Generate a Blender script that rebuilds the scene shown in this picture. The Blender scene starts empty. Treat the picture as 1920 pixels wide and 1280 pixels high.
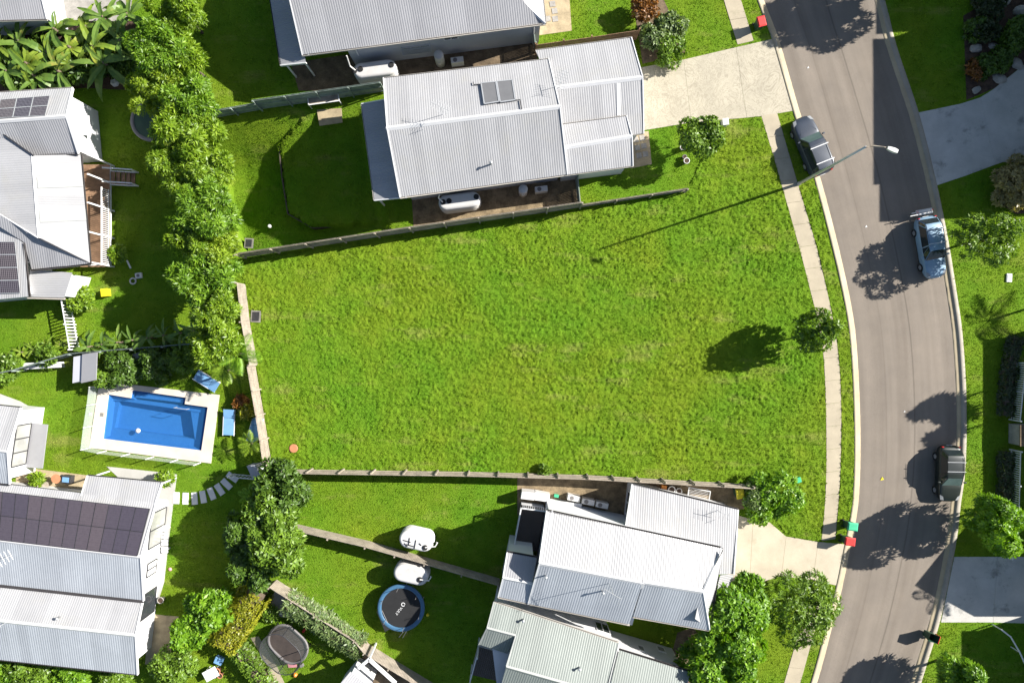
import bpy, bmesh, math, random
import numpy as np
from mathutils import Vector, Matrix
from mathutils.geometry import delaunay_2d_cdt

random.seed(7)
RNG = np.random.default_rng(7)
scene = bpy.context.scene
COL = scene.collection

# ------------------------------------------------------------------ camera
CAMZ, FPX = 52.0, 1274.0            # drone height in metres, focal length in photo pixels
cam_d = bpy.data.cameras.new('drone_camera')
cam = bpy.data.objects.new('drone_camera', cam_d)
COL.objects.link(cam)
cam.location = (0, 0, CAMZ)
cam.rotation_euler = (0, 0, 0)
cam_d.sensor_width = 36
cam_d.lens = 36 * FPX / 1920
cam_d.clip_end = 2000
scene.camera = cam

# ------------------------------------------------------------------ sky and sun
EL, AZ = math.radians(31.5), math.atan2(0.950, 0.312)     # azimuth clockwise from +Y
SUN_STRENGTH, SKY_STRENGTH = 5.0, 0.056
world = bpy.data.worlds.new('World')
scene.world = world
world.use_nodes = True
wn = world.node_tree.nodes
sky = wn.new('ShaderNodeTexSky')
sky.sky_type = 'NISHITA'
sky.sun_disc = False
sky.sun_elevation = EL
sky.sun_rotation = AZ
bg = wn['Background']
bg.inputs['Strength'].default_value = SKY_STRENGTH
world.node_tree.links.new(sky.outputs['Color'], bg.inputs['Color'])
sun_d = bpy.data.lights.new('sun', 'SUN')
sun_d.energy = SUN_STRENGTH
sun_d.angle = math.radians(0.5)
sun_d.color = (1.0, 0.955, 0.88)
sun = bpy.data.objects.new('sun', sun_d)
COL.objects.link(sun)
SUN_DIR = Vector((math.sin(AZ) * math.cos(EL), math.cos(AZ) * math.cos(EL), math.sin(EL)))
sun.rotation_euler = SUN_DIR.to_track_quat('Z', 'Y').to_euler()
sun.location = SUN_DIR * 120
scene.view_settings.view_transform = 'Standard'
scene.view_settings.look = 'None'
scene.view_settings.gamma = 1
scene.view_settings.use_curve_mapping = False
scene.view_settings.exposure = 1.24
scene.render.resolution_x, scene.render.resolution_y = 1024, 682
try:
    scene.cycles.max_bounces = 6
    scene.cycles.diffuse_bounces = 3
    scene.cycles.transparent_max_bounces = 8
except Exception:
    pass

# ------------------------------------------------------------------ helpers
def W(px, py, z=0.0):
    """the point at height z that photo pixel (px, py) looks at"""
    k = (CAMZ - z) / FPX
    return Vector(((px - 960) * k, (640 - py) * k, z))

def W2(px, py, z=0.0):
    p = W(px, py, z); return (p.x, p.y)

ORG = {}          # world origin of the objects built in world coordinates
EXCL = []         # ground polygons where no grass grows

def excl(poly):
    EXCL.append(np.array([(p[0], p[1]) for p in poly])); return poly

def tag(o, label=None, cat=None, group=None, kind=None):
    if label: o['label'] = label
    if cat: o['category'] = cat
    if group: o['group'] = group
    if kind: o['kind'] = kind
    return o

def thing(name, label, cat, loc=(0, 0, 0), group=None, rz=0.0):
    o = bpy.data.objects.new(name, None)
    o.empty_display_size = 0.3
    COL.objects.link(o)
    o.location = loc; o.rotation_euler = (0, 0, rz)
    ORG[o.name] = Vector(loc)
    return tag(o, label, cat, group)

def local_thing(name, label, cat, loc, rz=0.0, group=None):
    """root whose parts are given in its own coordinates"""
    o = thing(name, label, cat, loc, group, rz)
    ORG[o.name] = Vector((0, 0, 0))
    return o

def link(name, me, mat, parent, center):
    if mat:
        me.materials.append(mat)
    o = bpy.data.objects.new(name, me)
    COL.objects.link(o)
    base = ORG[parent.name] if parent else Vector((0, 0, 0))
    o.location = center - base
    ORG[o.name] = center.copy()
    if parent: o.parent = parent
    return o

def mesh_np(name, v, f, mat, parent=None, tint=None, smooth=False, center=None):
    """v (n,3), f (m,k) arrays; tint: one value per face"""
    v = np.asarray(v, dtype=np.float64)
    if center is None:
        center = Vector(((v[:, 0].min() + v[:, 0].max()) / 2, (v[:, 1].min() + v[:, 1].max()) / 2, v[:, 2].min()))
    v = (v - np.array(center)).astype(np.float32)
    f = np.asarray(f, dtype=np.int32)
    me = bpy.data.meshes.new(name)
    me.vertices.add(len(v)); me.vertices.foreach_set('co', v.ravel())
    k = f.shape[1]
    me.loops.add(f.size); me.loops.foreach_set('vertex_index', f.ravel())
    me.polygons.add(len(f))
    me.polygons.foreach_set('loop_start', np.arange(0, f.size, k, dtype=np.int32))
    me.polygons.foreach_set('loop_total', np.full(len(f), k, dtype=np.int32))
    if smooth: me.polygons.foreach_set('use_smooth', np.ones(len(f), dtype=bool))
    me.update(calc_edges=True)
    if tint is not None:
        a = me.attributes.new('tint', 'FLOAT', 'FACE')
        a.data.foreach_set('value', np.asarray(tint, dtype=np.float32))
    return link(name, me, mat, parent, Vector(center))

class MB:
    """collects shapes, links them as one mesh object"""
    def __init__(s): s.v = []; s.f = []
    def add(s, vs, fs):
        n = len(s.v)
        s.v += [Vector(p) for p in vs]
        s.f += [tuple(i + n for i in f) for f in fs]
        return s
    def poly(s, *pts): return s.add(pts, [tuple(range(len(pts)))])
    def box(s, c, d, rz=0.0, bevel=0):
        x, y, z = d[0] / 2, d[1] / 2, d[2] / 2
        co, si = math.cos(rz), math.sin(rz)
        vs = []
        for k in (-1, 1):
            for (i, j) in ((-1, -1), (1, -1), (1, 1), (-1, 1)):
                a, b = i * x, j * y
                vs.append((c[0] + a * co - b * si, c[1] + a * si + b * co, c[2] + k * z))
        return s.add(vs, [(3, 2, 1, 0), (4, 5, 6, 7), (0, 1, 5, 4), (1, 2, 6, 5), (2, 3, 7, 6), (3, 0, 4, 7)])
    def prism(s, poly, z0, z1):
        p = [(q[0], q[1]) for q in poly]
        ar = sum(p[i][0] * p[(i + 1) % len(p)][1] - p[(i + 1) % len(p)][0] * p[i][1] for i in range(len(p)))
        if ar < 0: p = p[::-1]
        n = len(p)
        vs = [(x, y, z0) for x, y in p] + [(x, y, z1) for x, y in p]
        fs = [tuple(range(n - 1, -1, -1)), tuple(range(n, 2 * n))] + [(i, (i + 1) % n, n + (i + 1) % n, n + i) for i in range(n)]
        return s.add(vs, fs)
    def slab(s, top, t):
        """solid under the polygon top (3-D points, counter-clockwise seen from above), thickness t downwards"""
        n = len(top); top = [Vector(p) for p in top]
        nn = newell(top)
        if nn.z < 0: top = top[::-1]; nn = -nn
        vs = [p - nn * t for p in top] + top
        fs = [tuple(range(n - 1, -1, -1)), tuple(range(n, 2 * n))] + [(i, (i + 1) % n, n + (i + 1) % n, n + i) for i in range(n)]
        return s.add(vs, fs)
    def bar(s, a, b, w, h, up=(0, 0, 1)):
        a, b = Vector(a), Vector(b)
        d = (b - a).normalized()
        u = Vector(up)
        if abs(d.dot(u)) > .99: u = Vector((1, 0, 0))
        r = d.cross(u).normalized(); u = r.cross(d).normalized()
        vs = []
        for p in (a, b):
            for i, j in ((-1, -1), (1, -1), (1, 1), (-1, 1)):
                vs.append(p + r * (i * w / 2) + u * (j * h / 2))
        return s.add(vs, [(0, 1, 2, 3), (7, 6, 5, 4), (0, 4, 5, 1), (1, 5, 6, 2), (2, 6, 7, 3), (3, 7, 4, 0)])
    def tube(s, pts, rad, n=8, cap=True):
        pts = [Vector(p) for p in pts]
        if not hasattr(rad, '__len__'): rad = [rad] * len(pts)
        vs = []; fs = []
        for i, p in enumerate(pts):
            d = (pts[min(i + 1, len(pts) - 1)] - pts[max(i - 1, 0)]).normalized()
            u = Vector((0, 0, 1)) if abs(d.z) < .9 else Vector((1, 0, 0))
            r = d.cross(u).normalized(); u = r.cross(d)
            for k in range(n):
                t = 2 * math.pi * k / n
                vs.append(p + (r * math.cos(t) + u * math.sin(t)) * rad[i])
        for i in range(len(pts) - 1):
            for k in range(n):
                fs.append((i * n + k, i * n + (k + 1) % n, (i + 1) * n + (k + 1) % n, (i + 1) * n + k))
        if cap:
            fs.append(tuple(range(n - 1, -1, -1))); m = (len(pts) - 1) * n
            fs.append(tuple(range(m, m + n)))
        return s.add(vs, fs)
    def lathe(s, prof, c=(0, 0, 0), n=20, sx=1, sy=1, rz=0):
        """prof: (radius, z) from bottom to top"""
        vs = []; fs = []
        co, si = math.cos(rz), math.sin(rz)
        for r, z in prof:
            for k in range(n):
                t = 2 * math.pi * k / n
                x, y = r * math.cos(t) * sx, r * math.sin(t) * sy
                vs.append((c[0] + x * co - y * si, c[1] + x * si + y * co, c[2] + z))
        for i in range(len(prof) - 1):
            for k in range(n):
                fs.append((i * n + k, i * n + (k + 1) % n, (i + 1) * n + (k + 1) % n, (i + 1) * n + k))
        fs.append(tuple(range(n - 1, -1, -1))); m = (len(prof) - 1) * n
        fs.append(tuple(range(m, m + n)))
        return s.add(vs, fs)
    def stadium(s, c, L, Wd, prof, rz=0, n=10):
        """rounded slot: half length L/2, width Wd; prof (inset, z)"""
        base = []
        r = Wd / 2; a = L / 2 - r
        vs = []; fs = []
        co, si = math.cos(rz), math.sin(rz); m = 2 * (n + 1)
        for ins, z in prof:
            rr = r - ins
            for e, sg in ((a, 1), (-a, -1)):
                for k in range(n + 1):
                    t = -math.pi / 2 + math.pi * k / n + (0 if sg > 0 else math.pi)
                    x, y = e + rr * math.cos(t), rr * math.sin(t)
                    vs.append((c[0] + x * co - y * si, c[1] + x * si + y * co, c[2] + z))
        for i in range(len(prof) - 1):
            for k in range(m):
                fs.append((i * m + k, i * m + (k + 1) % m, (i + 1) * m + (k + 1) % m, (i + 1) * m + k))
        fs.append(tuple(range(m - 1, -1, -1))); q = (len(prof) - 1) * m
        fs.append(tuple(range(q, q + m)))
        return s.add(vs, fs)
    def build(s, name, mat, parent=None, smooth=False, center=None, bevel=0):
        xs = [p.x for p in s.v]; ys = [p.y for p in s.v]; zs = [p.z for p in s.v]
        c = Vector(center) if center else Vector(((min(xs) + max(xs)) / 2, (min(ys) + max(ys)) / 2, min(zs)))
        me = bpy.data.meshes.new(name)
        me.from_pydata([tuple(p - c) for p in s.v], [], s.f)
        if smooth:
            me.polygons.foreach_set('use_smooth', [True] * len(me.polygons))
        me.update()
        o = link(name, me, mat, parent, c)
        if bevel:
            b = o.modifiers.new('bevel', 'BEVEL'); b.width = bevel; b.segments = 2; b.limit_method = 'ANGLE'
        return o

def newell(p):
    n = Vector((0, 0, 0))
    for i in range(len(p)):
        a, b = p[i], p[(i + 1) % len(p)]
        n += Vector(((a.y - b.y) * (a.z + b.z), (a.z - b.z) * (a.x + b.x), (a.x - b.x) * (a.y + b.y)))
    return n.normalized()

def copy_tree(o, parent=None):
    c = o.copy(); COL.objects.link(c); c.parent = parent
    for ch in list(o.children): copy_tree(ch, c)
    return c

def in_poly(x, y, poly):
    """numpy points in polygon"""
    inside = np.zeros(len(x), dtype=bool)
    n = len(poly); j = n - 1
    for i in range(n):
        xi, yi = poly[i]; xj, yj = poly[j]
        c = (yi > y) != (yj > y)
        with np.errstate(divide='ignore', invalid='ignore'):
            xx = (xj - xi) * (y - yi) / (yj - yi + 1e-12) + xi
        inside ^= c & (x < xx)
        j = i
    return inside

def offset_poly(poly, d):
    """inset (d > 0) a convex polygon given as (x, y)"""
    p = [Vector((q[0], q[1])) for q in poly]
    ar = sum(p[i].x * p[(i + 1) % len(p)].y - p[(i + 1) % len(p)].x * p[i].y for i in range(len(p)))
    if ar < 0: p = p[::-1]
    out = []
    for i in range(len(p)):
        a, b, c = p[i - 1], p[i], p[(i + 1) % len(p)]
        d1 = (b - a).normalized(); d2 = (c - b).normalized()
        n1 = Vector((-d1.y, d1.x)); n2 = Vector((-d2.y, d2.x))
        m = n1 + n2
        k = d / max(.3, m.dot(n1))
        out.append((b.x + m.x * k, b.y + m.y * k))
    return out

# ------------------------------------------------------------------ materials
def nodes_of(name):
    m = bpy.data.materials.new(name); m.use_nodes = True
    nt = m.node_tree
    return m, nt, nt.nodes, nt.links, nt.nodes['Principled BSDF']

def texco(N, L, scale=1.0, kind='position', stretch=None):
    if kind == 'position':
        g = N.new('ShaderNodeNewGeometry'); out = g.outputs['Position']
    else:
        g = N.new('ShaderNodeTexCoord'); out = g.outputs[kind]
    if stretch:
        mp = N.new('ShaderNodeMapping'); mp.inputs['Scale'].default_value = stretch
        if len(stretch) > 3: pass
        L.new(out, mp.inputs['Vector']); out = mp.outputs['Vector']
    return out

def noise(N, L, vec, scale, detail=3, rough=.6):
    n = N.new('ShaderNodeTexNoise'); n.inputs['Scale'].default_value = scale
    n.inputs['Detail'].default_value = detail; n.inputs['Roughness'].default_value = rough
    L.new(vec, n.inputs['Vector']); return n.outputs['Fac']

def ramp(N, L, fac, stops):
    r = N.new('ShaderNodeValToRGB'); e = r.color_ramp.elements
    while len(e) < len(stops): e.new(.5)
    for k, (p, c) in enumerate(stops):
        e[k].position = p; e[k].color = (*c, 1) if len(c) == 3 else c
    L.new(fac, r.inputs['Fac']); return r.outputs['Color']

def mixc(N, L, fac, a, b, mode='MIX'):
    m = N.new('ShaderNodeMix'); m.data_type = 'RGBA'; m.blend_type = mode
    if isinstance(fac, (int, float)): m.inputs[0].default_value = fac
    else: L.new(fac, m.inputs[0])
    for i, q in ((6, a), (7, b)):
        if isinstance(q, tuple): m.inputs[i].default_value = (*q, 1) if len(q) == 3 else q
        else: L.new(q, m.inputs[i])
    return m.outputs[2]

def bump(N, L, B, fac, strength, dist=.02):
    b = N.new('ShaderNodeBump'); b.inputs['Strength'].default_value = strength; b.inputs['Distance'].default_value = dist
    L.new(fac, b.inputs['Height']); L.new(b.outputs['Normal'], B.inputs['Normal'])

def plain(name, c, rough=.6, var=.12, scale=2.0, fine=25.0, metal=0.0, bmp=0.0, coat=0.0, dirt=None, spec=None, sheets=False):
    """colour with soft blotches and fine grain"""
    m, nt, N, L, B = nodes_of(name)
    v = texco(N, L)
    a = noise(N, L, v, scale, 4); b = noise(N, L, v, fine, 2)
    lo = tuple(x * (1 - var) for x in c); hi = tuple(min(1, x * (1 + var)) for x in c)
    col = ramp(N, L, a, [(.3, lo), (.7, hi)])
    g = ramp(N, L, b, [(.3, (1 - var * .6,) * 3), (.7, (1, 1, 1))])
    col = mixc(N, L, 1.0, col, g, 'MULTIPLY')
    if sheets:      # every roofing sheet weathers a little differently
        at = N.new('ShaderNodeAttribute'); at.attribute_name = 'tint'
        col = mixc(N, L, 1.0, col, ramp(N, L, at.outputs['Fac'], [(0, (.90, .90, .90)), (1, (1.04, 1.04, 1.035))]), 'MULTIPLY')
    if dirt:
        dn = noise(N, L, v, dirt[1], 5, .7)
        dm = ramp(N, L, dn, [(dirt[2], (0, 0, 0)), (dirt[3], (1, 1, 1))])
        col = mixc(N, L, dm, col, dirt[0])
    L.new(col, B.inputs['Base Color'])
    B.inputs['Roughness'].default_value = rough
    B.inputs['Metallic'].default_value = metal
    if coat: B.inputs['Coat Weight'].default_value = coat
    if spec is not None: B.inputs['Specular IOR Level'].default_value = spec
    if bmp: bump(N, L, B, b, bmp)
    return m

def leaf_mat(name, dark, light, scale=.8, trans=.35, tip=None):
    """foliage: colour follows a per-leaf random value and slow noise"""
    m, nt, N, L, B = nodes_of(name)
    N.remove(B)
    at = N.new('ShaderNodeAttribute'); at.attribute_name = 'tint'
    v = texco(N, L)
    n = noise(N, L, v, scale, 3)
    ad = N.new('ShaderNodeMath'); ad.operation = 'MULTIPLY_ADD'
    L.new(at.outputs['Fac'], ad.inputs[0]); ad.inputs[1].default_value = .75
    mm = N.new('ShaderNodeMath'); mm.operation = 'MULTIPLY_ADD'
    L.new(n, mm.inputs[0]); mm.inputs[1].default_value = .8; mm.inputs[2].default_value = -.28
    L.new(mm.outputs[0], ad.inputs[2])
    stops = [(.05, dark), (.75, light)]
    if tip: stops.append((.97, tip))
    c = ramp(N, L, ad.outputs[0], stops)
    d = N.new('ShaderNodeBsdfDiffuse'); t = N.new('ShaderNodeBsdfTranslucent')
    g = N.new('ShaderNodeBsdfGlossy'); g.inputs['Roughness'].default_value = .45
    L.new(c, d.inputs['Color'])
    tc = mixc(N, L, 1.0, c, (1.0, 1.0, .35), 'MULTIPLY')
    L.new(tc, t.inputs['Color'])
    mx = N.new('ShaderNodeMixShader'); mx.inputs[0].default_value = trans
    L.new(d.outputs[0], mx.inputs[1]); L.new(t.outputs[0], mx.inputs[2])
    m2 = N.new('ShaderNodeMixShader'); m2.inputs[0].default_value = .035
    L.new(mx.outputs[0], m2.inputs[1]); L.new(g.outputs[0], m2.inputs[2])
    L.new(m2.outputs[0], N['Material Output'].inputs['Surface'])
    return m

def grass_colour(N, L, tint=None):
    v = texco(N, L)
    big = noise(N, L, v, .11, 4, .6); mid = noise(N, L, v, .9, 4, .65)
    mp = texco(N, L, stretch=(.25, 1.6, 1)); streak = noise(N, L, mp, .55, 3, .6)
    base = ramp(N, L, mid, [(.25, (.116, .226, .013)), (.5, (.140, .262, .016)), (.75, (.170, .290, .022))])
    warm = ramp(N, L, big, [(.35, (.86, 1.0, .9)), (.62, (1.26, 1.03, 1.0))])
    base = mixc(N, L, 1.0, base, warm, 'MULTIPLY')
    dryn = noise(N, L, v, .33, 5, .72)
    md = N.new('ShaderNodeMath'); md.operation = 'MULTIPLY'
    L.new(dryn, md.inputs[0]); L.new(streak, md.inputs[1])
    dry = ramp(N, L, md.outputs[0], [(.29, (0, 0, 0)), (.43, (.6, .6, .6))])
    base = mixc(N, L, dry, base, (.31, .32, .08))
    if tint is not None:
        tr = ramp(N, L, tint, [(0, (.38, .46, .4)), (.5, (1, 1, 1)), (.9, (1.4, 1.3, 1.2)), (1, (2.0, 1.7, 2.4))])
        base = mixc(N, L, 1.0, base, tr, 'MULTIPLY')
    return base

def grass_ground():
    m, nt, N, L, B = nodes_of('lawn_soil_and_turf')
    c = grass_colour(N, L)
    c = mixc(N, L, 1.0, c, (.84, .84, .84), 'MULTIPLY')  # ground darkened in its colour so gaps between blades look shaded
    L.new(c, B.inputs['Base Color']); B.inputs['Roughness'].default_value = .95
    B.inputs['Specular IOR Level'].default_value = .1
    v = texco(N, L); bump(N, L, B, noise(N, L, v, 9, 4, .75), 1.0, .12)
    return m

def grass_blades():
    m, nt, N, L, B = nodes_of('grass_blade'); N.remove(B)
    at = N.new('ShaderNodeAttribute'); at.attribute_name = 'tint'
    c = grass_colour(N, L, at.outputs['Fac'])
    d = N.new('ShaderNodeBsdfDiffuse'); t = N.new('ShaderNodeBsdfTranslucent')
    L.new(c, d.inputs['Color']); L.new(c, t.inputs['Color'])
    mx = N.new('ShaderNodeMixShader'); mx.inputs[0].default_value = .35
    L.new(d.outputs[0], mx.inputs[1]); L.new(t.outputs[0], mx.inputs[2])
    L.new(mx.outputs[0], N['Material Output'].inputs['Surface'])
    return m

def asphalt():
    m, nt, N, L, B = nodes_of('worn_asphalt')
    uv = N.new('ShaderNodeUVMap'); sep = N.new('ShaderNodeSeparateXYZ'); L.new(uv.outputs[0], sep.inputs[0])
    mp = N.new('ShaderNodeMapping'); mp.inputs['Scale'].default_value = (9, .035, 1); L.new(uv.outputs[0], mp.inputs['Vector'])
    streak = noise(N, L, mp.outputs[0], 1.0, 4, .6)
    v = texco(N, L)
    grain = noise(N, L, v, 38, 3, .7); blot = noise(N, L, v, .5, 4, .6)
    c = ramp(N, L, streak, [(.3, (.182, .155, .129)), (.5, (.213, .183, .153)), (.72, (.244, .210, .176))])
    c = mixc(N, L, 1.0, c, ramp(N, L, blot, [(.3, (.9, .9, .9)), (.7, (1.06, 1.05, 1.03))]), 'MULTIPLY')
    c = mixc(N, L, 1.0, c, ramp(N, L, grain, [(.3, (.74, .74, .74)), (.7, (1.16, 1.16, 1.16))]), 'MULTIPLY')
    # long paving seam: a dark irregular line along the carriageway
    wob = N.new('ShaderNodeMath'); wob.operation = 'MULTIPLY_ADD'
    L.new(noise(N, L, v, .25, 3), wob.inputs[0]); wob.inputs[1].default_value = .012; L.new(sep.outputs['X'], wob.inputs[2])
    for u0, wdt, k in ((.552, .0028, .7), (.30, .0018, .85)):
        su = N.new('ShaderNodeMath'); su.operation = 'SUBTRACT'; L.new(wob.outputs[0], su.inputs[0]); su.inputs[1].default_value = u0
        ab = N.new('ShaderNodeMath'); ab.operation = 'ABSOLUTE'; L.new(su.outputs[0], ab.inputs[0])
        ln = ramp(N, L, ab.outputs[0], [(wdt, (k, k, k)), (wdt * 3.0, (1, 1, 1))])
        c = mixc(N, L, 1.0, c, ln, 'MULTIPLY')
    L.new(c, B.inputs['Base Color']); B.inputs['Roughness'].default_value = .9
    B.inputs['Specular IOR Level'].default_value = .25
    bump(N, L, B, grain, .35, .02)
    return m

def glass(name, tint=(.75, .85, .82), alpha=.25, rough=.03):
    m, nt, N, L, B = nodes_of(name)
    B.inputs['Base Color'].default_value = (*tint, 1)
    B.inputs['Roughness'].default_value = rough
    B.inputs['Alpha'].default_value = alpha
    return m

def panel_mat(name, c, line, nx, ny):
    """solar panel face: dark cells with thin busbar lines, by UV"""
    m, nt, N, L, B = nodes_of(name)
    uv = N.new('ShaderNodeUVMap')
    br = N.new('ShaderNodeTexBrick'); br.offset = 0; br.inputs['Scale'].default_value = 1
    br.inputs['Brick Width'].default_value = 1 / nx; br.inputs['Row Height'].default_value = 1 / ny
    br.inputs['Mortar Size'].default_value = .008; br.inputs['Mortar Smooth'].default_value = 0
    br.inputs['Color1'].default_value = (*c, 1); br.inputs['Color2'].default_value = (*[x * 1.15 for x in c], 1)
    br.inputs['Mortar'].default_value = (*line, 1)
    L.new(uv.outputs[0], br.inputs['Vector'])
    oi = N.new('ShaderNodeObjectInfo')
    cc = mixc(N, L, 1.0, br.outputs['Color'], ramp(N, L, oi.outputs['Random'], [(0, (.8, .75, .85)), (1, (1.2, 1.05, 1.0))]), 'MULTIPLY')
    v = texco(N, L)
    cc = mixc(N, L, ramp(N, L, noise(N, L, v, 14, 4, .8), [(.66, (0, 0, 0)), (.74, (.6, .6, .6))]), cc, (.25, .22, .22))
    L.new(cc, B.inputs['Base Color']); B.inputs['Roughness'].default_value = .22
    return m

def concrete(name, c, stain=(.2, .18, .14), amount=(.56, .7), sc=.9, swirl=False):
    m, nt, N, L, B = nodes_of(name)
    v = texco(N, L)
    a = noise(N, L, v, .7, 4, .6); g = noise(N, L, v, 30, 3, .7)
    col = ramp(N, L, a, [(.3, tuple(x * .87 for x in c)), (.7, tuple(x * 1.1 for x in c))])
    col = mixc(N, L, 1.0, col, ramp(N, L, g, [(.3, (.9, .9, .9)), (.7, (1.06, 1.06, 1.06))]), 'MULTIPLY')
    if swirl:
        w = N.new('ShaderNodeTexNoise'); w.inputs['Scale'].default_value = .5; w.inputs['Distortion'].default_value = 2.2
        w.inputs['Detail'].default_value = 6; w.inputs['Roughness'].default_value = .75; L.new(v, w.inputs['Vector'])
        s = ramp(N, L, w.outputs['Fac'], [(.36, (.35, .35, .35)), (.46, (.05, .05, .05)), (.5, (.65, .65, .65)), (.525, (.05, .05, .05)), (.57, (.15, .15, .15)), (.61, (.65, .65, .65)), (.66, (.2, .2, .2))])
    else:
        s = ramp(N, L, noise(N, L, v, sc, 5, .7), [(amount[0], (0, 0, 0)), (amount[1], (.55, .55, .55))])
    col = mixc(N, L, s, col, stain)
    L.new(col, B.inputs['Base Color']); B.inputs['Roughness'].default_value = .85
    bump(N, L, B, g, .15, .01)
    return m

M = {}
M['grass'] = grass_ground(); M['blade'] = grass_blades(); M['asphalt'] = asphalt()
M['kerb'] = concrete('kerb_concrete', (.32, .28, .20), (.24, .22, .12))
M['kerb_grey'] = concrete('kerb_concrete_grey', (.32, .29, .24), (.2, .19, .16))
M['gutter_pan'] = concrete('gutter_concrete', (.38, .315, .21), (.24, .2, .12))
M['path'] = concrete('footpath_concrete', (.40, .345, .25), (.27, .24, .16))
M['drive_pale'] = concrete('driveway_pale_concrete', (.46, .415, .32), (.20, .175, .125), swirl=True)
M['drive_buff'] = concrete('driveway_buff_concrete', (.47, .41, .31), (.24, .22, .14), (.6, .76), .55)
M['drive_grey'] = concrete('driveway_grey_concrete', (.46, .445, .415), (.10, .10, .09), (.56, .68), .6)
M['paving'] = concrete('patio_concrete', (.44, .43, .40), (.42, .40, .36))
M['deck_stone'] = concrete('pool_deck_stone', (.58, .52, .44), (.52, .46, .38), (.6, .8), .6)
M['gravel'] = plain('gravel_bed', (.24, .18, .105), .95, .55, 1.2, 9, bmp=.8)
M['gravel_dark'] = plain('shade_toned_bed_soil', (.16, .115, .07), .95, .5, 1.2, 9, bmp=.8)  # darker copy of the gravel bed, shade put into its colour
M['sand'] = plain('pale_gravel', (.40, .32, .20), .95, .25, 1.5, 14, bmp=.5)
M['mulch'] = plain('bark_mulch', (.075, .045, .03), .95, .55, 2.5, 11, bmp=.9)
M['roof'] = plain('pale_grey_roof_steel', (.32, .32, .335), .42, .05, .35, 3.0, dirt=((.30, .30, .30), .8, .55, .8), sheets=True)
M['roof_white'] = plain('white_roof_steel', (.355, .355, .365), .42, .06, .35, 3.0, dirt=((.34, .335, .32), .55, .52, .82), sheets=True)
M['roof_grey'] = plain('grey_roof_steel', (.21, .235, .22), .45, .07, .35, 3.0, sheets=True)
M['roof_dull'] = plain('blue_grey_roof_steel', (.36, .385, .42), .45, .08, .35, 3.0, sheets=True)  # blue-grey steel, used on south slopes only
M['cap'] = plain('ridge_cap_steel', (.55, .55, .56), .4, .04)
M['cap_grey'] = plain('grey_ridge_cap_steel', (.34, .35, .34), .4, .04)
M['gutter'] = plain('gutter_steel', (.45, .42, .38), .45, .06)
M['gutter_dark'] = plain('dark_gutter_steel', (.05, .045, .045), .45, .1)
M['wall'] = plain('white_weatherboard', (.62, .62, .63), .6, .05, .6, 8)
M['wall_grey'] = plain('grey_render', (.42, .43, .47), .7, .06, .6, 8)
M['wall_dark'] = plain('dark_cladding', (.06, .06, .065), .6, .1)
M['white'] = plain('white_paint', (.66, .66, .66), .45, .04)
M['steel'] = plain('galvanised_steel', (.52, .53, .54), .38, .08, metal=.4)
M['dark_steel'] = plain('dark_steel', (.035, .035, .04), .45, .1)
M['window'] = plain('window_glass_dark', (.035, .04, .045), .06, .15, .5, 1.0)
M['window_pale'] = plain('window_glass_with_blind', (.33, .33, .31), .1, .2, .5, 1.0)
M['timber'] = plain('weathered_timber', (.34, .29, .235), .85, .28, 1.6, 16, bmp=.4)
M['timber_green'] = plain('lichen_green_timber', (.22, .27, .24), .85, .3, 1.6, 16, bmp=.4)
M['timber_red'] = plain('red_brown_timber', (.26, .155, .09), .85, .3, 1.6, 16, bmp=.4)
M['deck'] = plain('dark_decking', (.075, .058, .05), .7, .2, 1.6, 16, bmp=.3)
M['black'] = plain('black_rubber', (.012, .012, .013), .8, .2)
M['plastic_white'] = plain('white_plastic', (.60, .59, .57), .5, .05, 1.5, 10)
M['tank'] = plain('pale_poly_tank', (.50, .49, .48), .5, .05, 1.5, 10, dirt=((.42, .40, .36), 1.2, .55, .8))
M['red'] = plain('red_plastic', (.62, .035, .03), .45, .08)
M['green_bin'] = plain('green_plastic', (.05, .42, .22), .45, .08)
M['dark_green'] = plain('dark_green_plastic', (.018, .06, .035), .5, .15)
M['yellow'] = plain('yellow_plastic', (.72, .60, .02), .45, .08)
M['orange'] = plain('orange_plastic', (.60, .22, .03), .5, .1)
M['pink'] = plain('pink_fabric', (.70, .30, .34), .7, .1)
M['blue_pad'] = plain('blue_vinyl', (.05, .135, .24), .5, .1)
M['grey_pad'] = plain('grey_vinyl', (.17, .16, .16), .55, .1)
M['lounge_blue'] = plain('blue_sling_fabric', (.16, .33, .56), .6, .08)
M['bark'] = plain('bark', (.16, .12, .085), .95, .35, 3, 20, bmp=.6)
M['stone'] = plain('grey_stone', (.33, .31, .28), .9, .25, 2, 12, bmp=.5)
M['terracotta'] = plain('terracotta', (.48, .20, .10), .8, .15)
M['net'] = glass('safety_net_mesh', (.05, .06, .06), .35, .8)
M['pool_glass'] = glass('pool_fence_glass', (.85, .92, .90), .16, .02)
M['grate'] = plain('cast_drain_grate', (.20, .19, .17), .7, .2)
# ================================================================== THE SETTING
def smooth_line(pts, step=6.0):
    """Catmull-Rom through photo pixels, sampled about every `step` pixels"""
    P = [np.array(p, float) for p in pts]
    P = [2 * P[0] - P[1]] + P + [2 * P[-1] - P[-2]]
    out = []
    for i in range(1, len(P) - 2):
        p0, p1, p2, p3 = P[i - 1:i + 3]
        n = max(2, int(np.linalg.norm(p2 - p1) / step))
        for k in range(n):
            t = k / n
            out.append(.5 * (2 * p1 + (p2 - p0) * t + (2 * p0 - 5 * p1 + 4 * p2 - p3) * t * t + (3 * p1 - p0 - 3 * p2 + p3) * t ** 3))
    out.append(P[-2])
    return [tuple(p) for p in out]

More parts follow.
